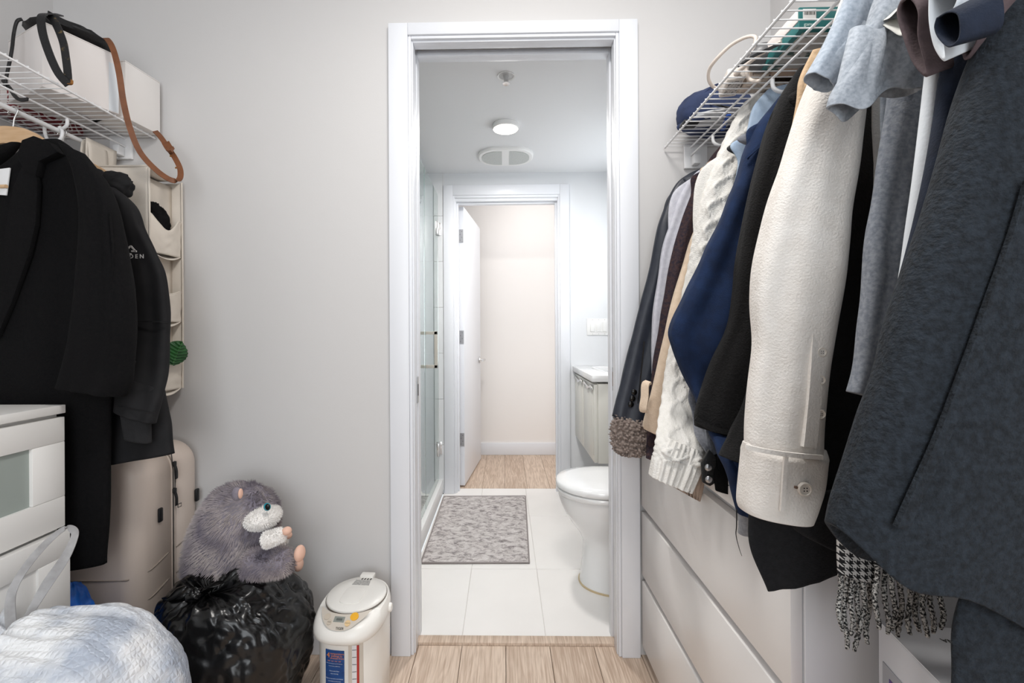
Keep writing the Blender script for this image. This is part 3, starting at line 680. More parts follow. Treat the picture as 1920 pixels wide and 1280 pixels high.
text('lettering', 'D E N', 0.0155, Matrix.Translation(p0) @ Matrix.Rotation(pi/2, 4, 'X'), M_logo, lo, bold=0.0002)

# canvas organiser
og = empty('hanging_organiser', (-1.25, 1.43, 0.89), 'beige canvas hanging organiser with side pockets by the wall', 'organiser')
OXs, OY1, OY2 = -1.076, 1.372, 1.515
def sheet(name, fn, nu, nv, th, m, parent):
    """thick cloth sheet; fn(u,v)-> point, thickness along -X"""
    V = [fn(i/(nu-1), j/(nv-1)) for j in range(nv) for i in range(nu)]; k = len(V); V += [v+Vector(th) for v in V]; F = []
    for j in range(nv-1):
        for i in range(nu-1):
            a = j*nu+i; F.append([a, a+1, a+nu+1, a+nu]); F.append([k+a, k+a+nu, k+a+nu+1, k+a+1])
    for j in range(nv-1):
        a = j*nu; F.append([a, a+nu, k+a+nu, k+a]); a = j*nu+nu-1; F.append([a, k+a, k+a+nu, a+nu])
    for i in range(nu-1):
        F.append([i, k+i, k+i+1, i+1]); a = (nv-1)*nu+i; F.append([a, a+1, k+a+1, k+a])
    return add(name, V, F, m, parent, smooth=True)
sheet('front_panel', lambda u, v: Vector((OXs-0.36+0.36*u, OY1+0.004*noise.noise(Vector((u*5, v*6, 1))), 0.90+(1.583-0.90)*v+0.004*sin(u*6)*v)), 30, 40, (0, 0.004, 0), M_canvas, og)
sheet('back_panel', lambda u, v: Vector((OXs-0.36+0.36*u, OY2, 0.90+0.675*v)), 6, 6, (0, 0.003, 0), M_canvas, og)
sheet('side_panel', lambda u, v: Vector((OXs-0.034, OY1+0.004+(OY2-OY1-0.004)*u, 0.893+0.67*v)), 8, 20, (-0.003, 0, 0), M_canvas, og)
sheet('top_flap', lambda u, v: Vector((OXs-0.030*(1-u)*0-0.36+0.36*v, OY1+(OY2-OY1)*u, 1.583-0.012*sin(pi*u))), 10, 10, (0, 0, 0.004), M_canvas, og)
for z0, z1, sag in ((1.325, 1.445, 0.045), (1.112, 1.212, 0.012), (0.893, 0.990, 0.006)):
    def pk(u, v, z0=z0, z1=z1, sag=sag):
        zt = z1-sag*sin(pi*min(1, u*1.15))**1.3; b = 0.016*sin(pi*u)*(0.5+0.5*v)
        return Vector((OXs+b*0.8-0.002*(1-v)+0.002*noise.noise(Vector((u*6, v*5, z0*9))), OY1+0.002+(OY2-OY1-0.004)*u, z0+(zt-z0)*v))
    pkt = sheet('pocket', pk, 20, 16, (-0.003, 0, 0), M_canvas, og)
    sheet('pocket_base', lambda u, v, z0=z0: Vector((OXs-0.034+0.034*v+0.006*sin(pi*u)*v, OY1+0.004+(OY2-OY1-0.008)*u, z0+0.002-0.018*v*sin(pi*u)+0.0*v)), 14, 6, (0, 0, 0.003), M_canvas, pkt)
    tube('hem', [tuple(pk(i/19, 1.0)+Vector((-0.0015, 0, 0))) for i in range(20)], 0.0022, M_canvas, pkt, 6)
for yy in (OY1, OY2-0.002):
    tube('piping', [(OXs+0.001, yy, 0.893), (OXs+0.003, yy, 1.2), (OXs+0.001, yy, 1.578)], 0.0028, M_canvas, og, 6, smooth_to=12)
for y0, y1 in ((1.385, 1.455),):
    sheet('hanging_strap', lambda u, v: Vector((-1.290+0.014*cos(pi*v)*1.0+0.004, y0+(y1-y0)*u, 1.583+0.088*(1-abs(2*v-1)**3))), 6, 24, (0.0, 0.0, 0.002), M_canvas, og)
sheet('hanging_strap', lambda u, v: Vector((-1.283+0.004*v, 1.382+0.11*u, 1.585+0.092*v)), 8, 8, (0.003, 0, 0), M_canvas, og)
cl_ = empty('folded_cloth', (OXs-0.015, 1.43, 1.40), 'black cloth stuffed in the topmost canvas pocket', 'cloth')
V, F = blob((OXs-0.012, 1.428, 1.424), (0.014, 0.046, 0.052), fn=lambda d: 1+0.25*noise.noise(d*2.5)+0.1*noise.noise(d*7)); add('fold', V, F, M_blackwool, cl_, smooth=True)
V, F = blob((OXs-0.008, 1.408, 1.462), (0.010, 0.022, 0.020), fn=lambda d: 1+0.3*noise.noise(d*3)); add('fold', V, F, M_blackwool, cl_, smooth=True)
# leaf poking out
def leaf_geo(C, L, W, up, side, nrm):
    nu, nv = 90, 25; V = []; F = []
    for j in range(nv):
        for i in range(nu):
            s = i/(nu-1); w = (j/(nv-1)-0.5)*2; prof = sin(pi*min(1, s*0.93+0.05))**0.7
            rib = 0.0045*abs(sin((s*1.0-abs(w)*0.18)*pi*8)); z = -abs(w)*0.35*W+rib
            V.append(C+up*(L*s)+side*(w*W*prof)+nrm*(z+0.012*(s-0.5)**2))
    k = len(V); V += [v-nrm*0.0012 for v in V]
    for j in range(nv-1):
        for i in range(nu-1):
            a = j*nu+i; F.append([a, a+1, a+nu+1, a+nu]); F.append([k+a, k+a+nu, k+a+nu+1, k+a+1])
    return V, F
M_leaf = mat('green leaf', (36, 96, 42), 0.4, rgb2=(22, 66, 28), cscale=30)
lf = empty('leaf', at(325, 676, 1.43), 'ribbed green leaf poking out of the lowest canvas pocket', 'leaf')
up = Vector((0.15, 0.35, 0.92)).normalized(); sd = Vector((0.35, 0.9, -0.30)).normalized(); nn = sd.cross(up).normalized()
if nn.x < 0: nn = -nn
V, F = leaf_geo(at(322, 684, 1.425), 0.080, 0.044, up, sd, nn); add('blade', V, F, M_leaf, lf, smooth=True)
tube('midrib', [tuple(at(322, 684, 1.425)+up*0.075*k/6+nn*(0.002+0.012*(k/6-0.5)**2)) for k in range(7)], 0.0012, mat('leaf rib', (70, 128, 66), 0.5), lf, 6)

# ---------------------------------------------------------------- drawer chest
M_chest = mat('white foil', (236, 234, 231), 0.35)
M_frost = mat('frosted glass', (150, 158, 153), 0.35)
CX, CY0, CY1 = -1.051, 0.30, 1.08
ch = empty('drawer_chest', (-1.29, 0.69, 0), 'white drawer chest with a frosted glass drawer front beside the suitcase', 'drawer chest')
box('carcass', -1.525, CX-0.020, CY0+0.002, CY1-0.002, 0.0, 0.886, M_chest, ch, bev=0.0015)
box('top', -1.527, CX, CY0, CY1, 0.8865, 0.9065, M_chest, ch, bev=0.0015)
def drawer(z0, z1, out, glass):
    x1 = CX+out; x0 = x1-0.018; y0, y1 = CY0+0.003, CY1-0.003
    d = box('drawer', x0, x0+0.004, y0+0.01, y1-0.01, z0+0.01, z1-0.01, M_chest, ch)
    box('rail', x0, x1, y0, y1, z1-0.058, z1, M_chest, d, bev=0.001); box('rail', x0, x1, y0, y1, z0, z0+0.072, M_chest, d, bev=0.001)
    box('stile', x0, x1, y0, y0+0.075, z0+0.0725, z1-0.0585, M_chest, d, bev=0.001); box('stile', x0, x1, y1-0.075, y1, z0+0.0725, z1-0.0585, M_chest, d, bev=0.001)
    box('panel', x0+0.005, x1-(0.008 if glass else 0.006), y0+0.075, y1-0.075, z0+0.072, z1-0.058, M_frost if glass else M_chest, d)
    if out: box('drawer_box', x0-0.02, x0, y0+0.02, y1-0.02, z0+0.02, z1-0.03, M_chest, d)
drawer(0.618, 0.878, 0.0, True); drawer(0.318, 0.611, 0.012, False); drawer(0.06, 0.311, 0.0, False)

# ---------------------------------------------------------------- suitcase
M_case = mat('beige polycarbonate', (208, 193, 182), 0.42, bump=0.02, bscale=400)
M_blk = mat('black plastic', (22, 22, 24), 0.4)
su = empty('suitcase', (-1.25, 1.385, 0), 'beige hard-shell suitcase standing upright behind the black bin bag', 'suitcase')
SX0, SX1, SZ1 = -1.500, -1.022, 0.728
def shell(y0, y1, yr, front):
    """half shell: rounded rectangle in XZ, profile bulging to y0 (the face)"""
    def rr_(x0, x1, z0, z1, r, y, n=8):
        pts = []
        for cx_, cz_, a0 in ((x1-r, z1-r, 0), (x0+r, z1-r, 90), (x0+r, z0+r, 180), (x1-r, z0+r, 270)):
            for k in range(n+1): a = math.radians(a0+90*k/n); pts.append(Vector((cx_+r*cos(a), y, cz_+r*sin(a))))
        return pts
    R = []
    dirn = 1 if y1 > y0 else -1
    n = 9
    for k in range(n):
        a = pi/2*k/(n-1); ins = yr*(1-sin(a)); yy = y0+dirn*yr*(1-cos(a))
        R.append(rr_(SX0+ins, SX1-ins, 0.035+ins, SZ1-ins, max(0.075-ins*0.6, 0.02), yy))
    R.append(rr_(SX0, SX1, 0.035, SZ1, 0.075, y1))
    return rings_geo(R)
V, F = shell(1.250, 1.388, 0.048, True); s1 = add('front_shell', V, F, M_case, su, smooth=True)
V, F = shell(1.525, 1.400, 0.045, False); s2 = add('back_shell', V, F, M_case, su, smooth=True)
M_groove = mat('case groove', (150, 138, 128), 0.6)
def loop_band(y, z0, z1, ins, th, m, name, parent, w):
    n = 8; pts = []
    r = 0.075
    for cx_, cz_, a0 in ((SX1-r, SZ1-r, 0), (SX0+r, SZ1-r, 90), (SX0+r, 0.035+r, 180), (SX1-r, 0.035+r, 270)):
        for k in range(n+1): a = math.radians(a0+90*k/n); pts.append((cx_+(r-ins)*cos(a), y, cz_+(r-ins)*sin(a)))
    pts.append(pts[0])
    P = [Vector(p) for p in pts]; rings = []
    cen = Vector(((SX0+SX1)/2, y, (0.035+SZ1)/2))
    for p in P:
        o = (p-cen).normalized(); rings.append([p+Vector((0, -w/2, 0)), p+Vector((0, w/2, 0)), p+Vector((0, w/2, 0))+o*th, p+Vector((0, -w/2, 0))+o*th])
    V, F = rings_geo(rings); return add(name, V, F, m, parent, auto=40)
loop_band(1.394, 0, 0, 0.004, 0.003, mat('zip tape', (178, 164, 154), 0.8), 'zip_tape', su, 0.020)
loop_band(1.388, 0, 0, 0.0, 0.0025, M_case, 'rim_band', su, 0.004); loop_band(1.400, 0, 0, 0.0, 0.0025, M_case, 'rim_band', su, 0.004)
tube('zip_teeth', [(SX1-0.001, 1.394, 0.12), (SX1-0.001, 1.394, 0.66), (SX1-0.02, 1.394, 0.71)], 0.0014, mat('zip teeth', (60, 56, 54), 0.5), su, 6, smooth_to=12)
for z in (0.392, 0.312):
    V, F = tgeo([(SX0+0.03, 1.252, z-0.001), (SX1-0.07, 1.2505, z-0.001), (SX1-0.025, 1.262, z), (SX1-0.006, 1.285, z+0.002), (SX1+0.0005, 1.31, z+0.004), (SX1+0.0005, 1.375, z+0.020)], 0.0022, 6, 30); add('groove', V, F, M_groove, s1, smooth=True)
    V, F = tgeo([(SX1+0.0005, 1.405, z+0.022), (SX1+0.0005, 1.48, z+0.034)], 0.0022, 6); add('groove', V, F, M_groove, s2, smooth=True)
box('side_stud', SX1-0.002, SX1+0.007, 1.330, 1.346, 0.518, 0.560, M_blk, su, bev=0.004); box('side_stud', SX1-0.002, SX1+0.007, 1.492, 1.508, 0.520, 0.562, M_blk, su, bev=0.004)
for z0, z1, dy in ((0.672, 0.640, 0.0), (0.590, 0.560, 0.0)):
    zp = box('zip_slider', SX1, SX1+0.009, 1.388, 1.400, z0-0.006, z0+0.010, M_blk, su, bev=0.003)
    strap('zip_pull', [(SX1+0.006, 1.393, z0), (SX1+0.010, 1.395, z0-0.02), (SX1+0.008, 1.398, z0-0.045)], 0.009, 0.003, M_blk, zp, 14)
tube('zip_cord', [(SX1+0.006, 1.392, 0.664), (SX1+0.005, 1.396, 0.62), (SX1+0.006, 1.394, 0.592)], 0.0012, M_blk, su, 6, smooth_to=10)
tube('lock_ring', [(SX1+0.012, 1.398, 0.548), (SX1+0.014, 1.410, 0.548), (SX1+0.014, 1.410, 0.538), (SX1+0.012, 1.398, 0.538), (SX1+0.012, 1.398, 0.548)], 0.0012, M_blk, su, 6)
for x in (SX0+0.07, SX1-0.07):
    for y in (1.30, 1.47):
        w_ = box('wheel_housing', x-0.022, x+0.022, y-0.02, y+0.02, 0.026, 0.045, M_blk, su, bev=0.005)
        V, F = lathe((x-0.010, y, 0.021), [(0.020, 0), (0.0205, 0.006), (0.0205, 0.014), (0.020, 0.020)], 18, 'X'); add('wheel', V, F, M_blk, w_, auto=40)
# blue bag between chest and suitcase
V, F = blob((-1.115, 1.160, 0.20), (0.085, 0.062, 0.235), nu=40, nv=48, fn=lambda d: 1+0.10*noise.noise(d*2.5)+0.05*noise.noise(d*8)-0.25*max(0, d.z)*abs(d.x))
V = [Vector((v.x, v.y, max(v.z, 0.002))) for v in V]
bb_ = add('shopping_bag', V, F, mat('blue woven plastic', (24, 92, 190), 0.35, rgb2=(34, 110, 206), cscale=60, bump=0.3, bscale=90), None, smooth=True)
tag(bb_, 'blue plastic bag squeezed between the chest and the suitcase', 'bag')

# ================================================================== bags, plush toy, water dispenser
def bin_bag(name, c, r, knot, m, seed, npl, amp, nu=90, nv=200, lump=0.07, floor=0.002, crease=0.02, decay=2.4):
    """gathered plastic bag: pleats run out from the knot direction and fade into creases"""
    c = Vector(c); k = Vector(knot).normalized(); a1 = k.orthogonal().normalized(); a2 = k.cross(a1); rings = []
    rn = random.Random(seed); ph = [rn.uniform(0, 6.28) for _ in range(8)]; off = Vector((seed*2.3, seed, 1.1))
    for i in range(1, nu):
        th = pi*i/nu; ring = []
        for j in range(nv):
            f = 2*pi*j/nv; d = k*cos(th)+(a1*cos(f)+a2*sin(f))*sin(th)
            q = Vector((sp(d.x, 0.85)*r[0], sp(d.y, 0.85)*r[1], sp(d.z, 0.85)*r[2]))
            pl = exp(-th*decay)*amp*(sin(npl*f+ph[0]+2*sin(th*2))+0.7*sin((npl*1.6//1)*f+ph[1])+0.5*sin((npl*2.3//1)*f+ph[2]))
            w = noise.noise(d*2.2+off)*lump
            rd = (1-abs(noise.noise(Vector((d.x*3.5, d.y*3.5, d.z*3.5))+off*2)))**4*crease+(1-abs(noise.noise(d*7+off)))**6*crease*0.6
            dip = -0.16*exp(-(th/0.28)**2)+0.05*exp(-((th-0.45)/0.25)**2)
            p = c+q*(1+pl+w-rd+dip)
            p.z = max(p.z, floor); ring.append(p)
        rings.append(ring)
    V, F = rings_geo(rings); return V, F
M_bin = mat('black bin liner', (9, 9, 10), 0.26, bump=0.5, bscale=13, bdetail=4, spec=0.6)
BC = Vector((-0.760, 1.270, 0.205))
bk = empty('bin_bag', (BC.x, BC.y, 0), 'shiny black bin bag stuffed full, under the plush hamster', 'bin bag')
V, F = bin_bag('sack', BC, (0.208, 0.180, 0.222), (-0.12, -0.35, 0.93), M_bin, 3, 11, 0.030, lump=0.07, crease=0.045); sack = add('sack', V, F, M_bin, bk, smooth=True)
kn = BC+Vector((-0.055, -0.085, 0.185))
def ear(d0, d1, w, seed):
    R = []
    for i in range(16):
        s = i/15; C = kn+Vector(d0)*s+Vector(d1)*s*s; ring = []
        for j in range(28):
            f = 2*pi*j/28; ww = w*(0.35+1.1*s)*(1-0.5*max(0, s-0.8)*4); k_ = 1+0.25*noise.noise(Vector((cos(f)*1.5, sin(f)*1.5, s*4+seed)))
            ring.append(C+Vector((cos(f)*ww*k_*0.8, sin(f)*ww*0.55*k_, sin(f*2+seed)*ww*0.25+cos(f)*ww*0.5)))
        R.append(ring)
    return rings_geo(R)
V, F = blob(kn, (0.024, 0.020, 0.018), fn=lambda d: 1+0.25*sin(6*math.atan2(d.y, d.x)+4*d.z)*0.5+0.2*noise.noise(d*3)); kk = add('knot', V, F, M_bin, bk, smooth=True)
V, F = ear((-0.045, -0.012, 0.012), (-0.012, 0, -0.004), 0.026, 1); add('knot_ear', V, F, M_bin, kk, smooth=True)
V, F = ear((0.035, 0.0, 0.018), (0.02, 0.01, 0.004), 0.022, 5); add('knot_ear', V, F, M_bin, kk, smooth=True)

# white bag lying in front of the chest
wb = mat('white bin liner', (236, 237, 240), 0.38)
nt = wb.node_tree; N = nt.nodes; L = nt.links; b = N['Principled BSDF']
tc = N.new('ShaderNodeTexCoord'); n1 = N.new('ShaderNodeTexNoise'); n1.inputs['Scale'].default_value = 9; n1.inputs['Detail'].default_value = 3; L.new(tc.outputs['Object'], n1.inputs['Vector'])
r = N.new('ShaderNodeValToRGB'); r.color_ramp.elements[0].position = 0.38; r.color_ramp.elements[1].position = 0.58; r.color_ramp.elements[0].color = (*s2l((176, 184, 198)), 1); r.color_ramp.elements[1].color = (*s2l((238, 239, 241)), 1)
L.new(n1.outputs['Fac'], r.inputs['Fac']); L.new(r.outputs['Color'], b.inputs['Base Color'])
v1 = N.new('ShaderNodeTexVoronoi'); v1.inputs['Scale'].default_value = 95; v1.feature = 'DISTANCE_TO_EDGE'; v1.inputs['Randomness'].default_value = 0.35; L.new(tc.outputs['Object'], v1.inputs['Vector'])
n3 = N.new('ShaderNodeTexNoise'); n3.inputs['Scale'].default_value = 9; n3.inputs['Detail'].default_value = 4; L.new(tc.outputs['Object'], n3.inputs['Vector'])
mx = N.new('ShaderNodeMath'); mx.operation = 'MULTIPLY_ADD'; mx.inputs[1].default_value = 1.2; L.new(v1.outputs['Distance'], mx.inputs[0]); L.new(n3.outputs['Fac'], mx.inputs[2])
bp = N.new('ShaderNodeBump'); bp.inputs['Strength'].default_value = 0.6; bp.inputs['Distance'].default_value = 0.006; L.new(mx.outputs[0], bp.inputs['Height']); L.new(bp.outputs[0], b.inputs['Normal'])
b.inputs['Subsurface Weight'].default_value = 0.15; b.inputs['Subsurface Radius'].default_value = (0.02, 0.02, 0.02)
wk = empty('bin_bag', (-0.85, 0.86, 0), 'white translucent bin bag with grey drawstring in front of the chest', 'bin bag')
WC = Vector((-0.838, 0.860, 0.262))
V, F = bin_bag('sack', WC, (0.196, 0.190, 0.268), (-0.80, -0.05, 0.56), wb, 11, 21, 0.045, lump=0.05, crease=0.022, decay=1.7); add('sack', V, F, wb, wk, smooth=True)
M_draw = mat('grey drawstring film', (150, 148, 148), 0.28, rgb2=(176, 175, 176), cscale=30, bump=0.4, bscale=40)
kp = at(24, 1194, 0.90)
strap('drawstring', [tuple(kp)+(0.012,)]+[tuple(at(a, b_, c))+(w,) for a, b_, c, w in ((20, 1165, 0.90, 0.018), (20, 1120, 0.905, 0.016), (34, 1085, 0.91, 0.014), (62, 1045, 0.92, 0.014), (95, 1010, 0.93, 0.012), (122, 990, 0.94, 0.010), (136, 992, 0.945, 0.014), (140, 1005, 0.945, 0.013), (122, 1045, 0.935, 0.017), (88, 1095, 0.925, 0.019), (58, 1145, 0.91, 0.014), (38, 1178, 0.90, 0.010), (26, 1196, 0.895, 0.010))], 0.015, 0.0018, M_draw, wk, 90, (0.9, 0.3, 0.2))
strap('drawstring', [tuple(at(a, b_, 0.89)) for a, b_ in ((26, 1195), (10, 1198), (-6, 1204), (-20, 1206))], 0.016, 0.002, M_draw, wk, 20, (0, 0.3, 1))
rings = []
for i in range(12):
    s = i/11; ring = []
    for j in range(48):
        f = 2*pi*j/48; rr_ = (0.010+0.035*s)*(1+0.3*s*sin(8*f)+0.2*s*sin(13*f+1))
        ring.append(kp+Vector((-0.05*s, rr_*cos(f), -0.012*s+rr_*sin(f))))
    rings.append(ring)
V, F = rings_geo(rings); add('gathered_neck', V, F, wb, wk, smooth=True)

# ---------------------------------------------------------------- plush hamster
HY = 1.345
M_fur = mat('grey plush', (120, 114, 126), 0.95, rgb2=(152, 145, 152), cscale=16, bump=0.4, bscale=240)
M_furd = mat('grey plush nap', (118, 111, 122), 0.95, rgb2=(182, 172, 170), cscale=13)
M_furw = mat('white plush', (240, 236, 232), 0.95, bump=0.3, bscale=240)
M_furw2 = mat('white plush nap', (246, 243, 240), 0.95)
M_skin = mat('peach felt', (226, 184, 164), 0.9)
ham = empty('plush_hamster', at(450, 1085, HY), 'grey and white plush hamster sitting on the black bin bag', 'plush toy')
def lofth(rows, Y, yk, n=40, seg=40, off=0.0):
    R = []
    for xl, xr, y, k in crom(rows, n):
        A, B = at(xl, y, Y), at(xr, y, Y); C = (A+B)/2; hx = max((B-A).length/2, 0.002)
        R.append([C+Vector((hx*cos(2*pi*j/seg), hx*k*sin(2*pi*j/seg)+off, 0)) for j in range(seg)])
    return rings_geo(R)
def fur(name, V, F, m, parent, count, ln, wid, comb, seed, keep=None):
    rn = random.Random(seed); areas = []; tris = []
    for f in F:
        for k in range(1, len(f)-1):
            a, b_, c = Vector(V[f[0]]), Vector(V[f[k]]), Vector(V[f[k+1]]); ar = (b_-a).cross(c-a).length/2
            if ar > 1e-9: tris.append((a, b_, c)); areas.append(ar)
    cen = sum((Vector(v) for v in V), Vector())/len(V); VV, FF = [], []
    for a, b_, c in rn.choices(tris, areas, k=count):
        u, v = rn.random(), rn.random()
        if u+v > 1: u, v = 1-u, 1-v
        p = a+(b_-a)*u+(c-a)*v; n = (b_-a).cross(c-a).normalized()
        if n.dot(p-cen) < 0: n = -n
        if keep and not keep(p): continue
        w = Vector((noise.noise(p*30), noise.noise(p*30+Vector((9, 0, 0))), noise.noise(p*30+Vector((0, 9, 0)))))*0.5
        d = (n*0.75+Vector(comb)+w).normalized(); s = d.orthogonal().normalized()*wid; t = d.cross(s); l = ln*rn.uniform(0.6, 1.25); k = len(VV)
        VV += [p-n*0.001+s, p-n*0.001-s*0.5+t*0.85, p-n*0.001-s*0.5-t*0.85, p+d*l]
        FF += [[k, k+1, k+3], [k+1, k+2, k+3], [k+2, k, k+3]]
    o = add(name, VV, FF, m, parent); o['kind'] = 'stuff'; return o
rows = [(436, 452, 909, 1.0), (412, 484, 917, 0.9), (396, 503, 932, 0.85), (384, 516, 950, 0.82), (376, 520, 968, 0.80), (367, 519, 988, 0.78), (360, 516, 1010, 0.78), (356, 512, 1032, 0.78), (354, 512, 1055, 0.76), (358, 510, 1078, 0.72), (374, 490, 1096, 0.66), (400, 460, 1104, 0.6)]
V, F = lofth(rows, HY, 0.8); bd = add('body', V, F, M_fur, ham, smooth=True)
fur('fur', V, F, M_furd, bd, 15000, 0.015, 0.0013, (-0.35, 0, -0.45), 1)
def plimb(name, P, r0, r1, m, mf, cnt, seed, e=12, wide=1.0):
    path = crom([tuple(p) for p in P], e); R = []
    for i, p in enumerate(path):
        s = i/(e-1); a = Vector(path[max(i-1, 0)]); b_ = Vector(path[min(i+1, e-1)]); t = (b_-a).normalized(); u = t.orthogonal().normalized(); v = t.cross(u)
        r_ = (r0+(r1-r0)*s)*(sqrt(max(0.02, 1-((s-0.5)*2)**6)))
        R.append([Vector(p)+(u*cos(2*pi*j/20)+v*sin(2*pi*j/20))*r_ for j in range(20)])
    V, F = rings_geo(R); o = add(name, V, F, m, ham, smooth=True)
    if cnt: fur('fur', V, F, mf, o, cnt, 0.010 if m is M_fur else 0.006, 0.0012, (0, 0, -0.2), seed)
    return o
hy0 = HY-0.10
lg_ = plimb('leg', (at(462, 1058, hy0+0.0), at(500, 1056, hy0-0.015), at(546, 1051, hy0-0.03)), 0.042, 0.034, M_fur, M_furd, 2600, 2)
V, F = blob(at(562, 1037, hy0-0.035), (0.013, 0.020, 0.021)); add('foot_pad', V, F, M_skin, lg_, smooth=True)
lg2 = plimb('leg', (at(490, 1060, HY+0.06), at(520, 1058, HY+0.07), at(548, 1062, HY+0.07)), 0.040, 0.034, M_fur, M_furd, 900, 3)
V, F = blob(at(560, 1058, HY+0.07), (0.013, 0.020, 0.020)); add('foot_pad', V, F, M_skin, lg2, smooth=True)
am = plimb('arm', (at(494, 1014, hy0-0.045), at(512, 1008, hy0-0.045), at(534, 999, hy0-0.04)), 0.021, 0.016, M_furw, M_furw2, 1500, 4)
V, F = blob(at(538, 995, hy0-0.04), (0.012, 0.012, 0.011)); add('paw', V, F, M_skin, am, smooth=True)
am2 = plimb('arm', (at(500, 1020, HY+0.03), at(520, 1012, HY+0.035), at(538, 1004, HY+0.035)), 0.026, 0.018, M_furw, M_furw2, 700, 5)
V, F = blob(at(540, 1003, HY+0.035), (0.012, 0.012, 0.011)); add('paw', V, F, M_skin, am2, smooth=True)
V, F = blob(at(493, 969, HY-0.040), (0.045, 0.060, 0.028), fn=lambda d: 1+0.06*noise.noise(d*3)); ck = add('cheek', V, F, M_furw, ham, smooth=True)
fur('fur', V, F, M_furw2, ck, 3200, 0.006, 0.0012, (0.2, 0, -0.2), 6)
V, F = blob(at(498, 1016, HY+0.01), (0.030, 0.07, 0.05)); tm = add('tummy', V, F, M_furw, ham, smooth=True)
fur('fur', V, F, M_furw2, tm, 1500, 0.009, 0.0012, (0.2, 0, -0.2), 8)
for yy, px in ((HY-0.078, 500), (HY+0.055, 500)):
    V, F = blob(at(px+1, 950, yy), (0.010, 0.006, 0.011)); ey = add('eye', V, F, mat('teal glass eye', (40, 150, 168), 0.1), ham, smooth=True)
    V, F = blob(at(px+1, 950, yy-0.0035 if yy < HY else yy+0.0035)+Vector((0.001, 0, 0)), (0.007, 0.0045, 0.009)); add('pupil', V, F, mat('black pupil', (8, 8, 9), 0.05), ey, smooth=True)
for yy, px in ((HY-0.088, 444), (HY+0.07, 446)):
    V, F = blob(at(px, 926, yy), (0.014, 0.012, 0.019)); er = add('ear', V, F, M_fur, ham, smooth=True)
    V, F = blob(at(px+7, 925, yy-0.006), (0.005, 0.009, 0.014)); add('inner_ear', V, F, M_skin, er, smooth=True)

# ---------------------------------------------------------------- hot water dispenser
KX, KY = -0.447, 1.365
MK = Matrix.Translation((KX, KY, 0)) @ Matrix.Rotation(math.radians(-4), 4, 'Z')
M_kw = mat('ivory plastic', (240, 237, 231), 0.3)
M_kg = mat('warm grey panel', (205, 196, 184), 0.4)
ke = empty('water_dispenser', (KX, KY, 0), 'white electric hot water dispenser standing by the door casing', 'water dispenser')
def kring(hx, yf, yb, z, e=0.62, tilt=0.0, n=64):
    """rounded ring: front at y=yf (negative), back yb"""
    cyy = (yf+yb)/2; hy_ = (yb-yf)/2; r = []
    for j in range(n):
        a = 2*pi*j/n; x = hx*sp(cos(a), e); y = cyy+hy_*sp(sin(a), e if sin(a) > 0 else 0.8)
        r.append(MK @ Vector((x, y, z+tilt*(y-yb))))
    return r
V, F = rings_geo([kring(*q) for q in ((0.086, -0.096, 0.086, 0.002, .66), (0.091, -0.102, 0.090, 0.008, .66), (0.092, -0.104, 0.092, 0.10, .66), (0.093, -0.105, 0.093, 0.20, .66), (0.094, -0.106, 0.094, 0.245, .66), (0.095, -0.107, 0.095, 0.268, .68))]); add('body', V, F, M_kw, ke, auto=40)
V, F = rings_geo([kring(0.090, -0.105, 0.094, 0.236, .72, 0.10), kring(0.097, -0.126, 0.096, 0.246, .74, 0.10), kring(0.100, -0.138, 0.098, 0.256, .76, 0.09), kring(0.100, -0.139, 0.099, 0.272, .78, 0.11), kring(0.098, -0.133, 0.098, 0.284, .80, 0.11), kring(0.093, -0.118, 0.096, 0.291, .82, 0.08)]); add('head', V, F, M_kw, ke, auto=60)
def kz(y): return 0.2915+0.045*(y-0.096)
def lidring(rx, ry, cy, dz, n=56): return [MK @ Vector((rx*cos(2*pi*j/n), cy+ry*sin(2*pi*j/n), kz(cy+ry*sin(2*pi*j/n))+dz)) for j in range(n)]
V, F = rings_geo([lidring(0.0885, 0.0885, 0.006, -0.003), lidring(0.0885, 0.0885, 0.006, 0.0005)]); add('lid_gap', V, F, mat('lid shadow gap', (120, 112, 104), 0.8), ke)
V, F = rings_geo([lidring(0.087, 0.087, 0.006, -0.003), lidring(0.087, 0.087, 0.006, 0.003), lidring(0.084, 0.084, 0.006, 0.006), lidring(0.05, 0.05, 0.006, 0.0085)]); lid = add('lid', V, F, M_kw, ke, auto=50)
Mz = lambda x, y, dz: MK @ Vector((x, y, kz(y)+dz))
V, F = prism([Mz(-0.030, 0.040, 0.0072), Mz(0.024, 0.040, 0.0078), Mz(0.020, 0.066, 0.0072), Mz(-0.026, 0.066, 0.0070)], (0, 0, 0.0022)); add('warning_label', V, F, mat('grey notice print', (150, 148, 146), 0.6, rgb2=(196, 194, 190), cscale=300), lid)
V, F = join(*[prism([Mz(-0.012+k*0.009, 0.071, 0.007), Mz(-0.009+k*0.009, 0.071, 0.007), Mz(-0.007+k*0.009, 0.078, 0.006), Mz(-0.010+k*0.009, 0.078, 0.006)], (0, 0, 0.0018)) for k in range(4)]); add('steam_vents', V, F, M_dark, lid)
def stadk(x0, x1, y0, y1, r, dz, n=5):
    pts = []
    for cx_, cy_, a0 in ((x1-r, y1-r, 0), (x0+r, y1-r, 90), (x0+r, y0+r, 180), (x1-r, y0+r, 270)):
        for k in range(n+1): a = math.radians(a0+90*k/n); pts.append(Mz(cx_+r*cos(a), cy_+r*sin(a), dz))
    return pts
V, F = rings_geo([stadk(-0.036, 0.026, -0.050, 0.030, 0.018, 0.006), stadk(-0.036, 0.026, -0.050, 0.030, 0.018, 0.0098), stadk(-0.034, 0.024, -0.048, 0.028, 0.017, 0.0104)], cap0=False); add('dispense_pad', V, F, M_kw, lid, auto=40)
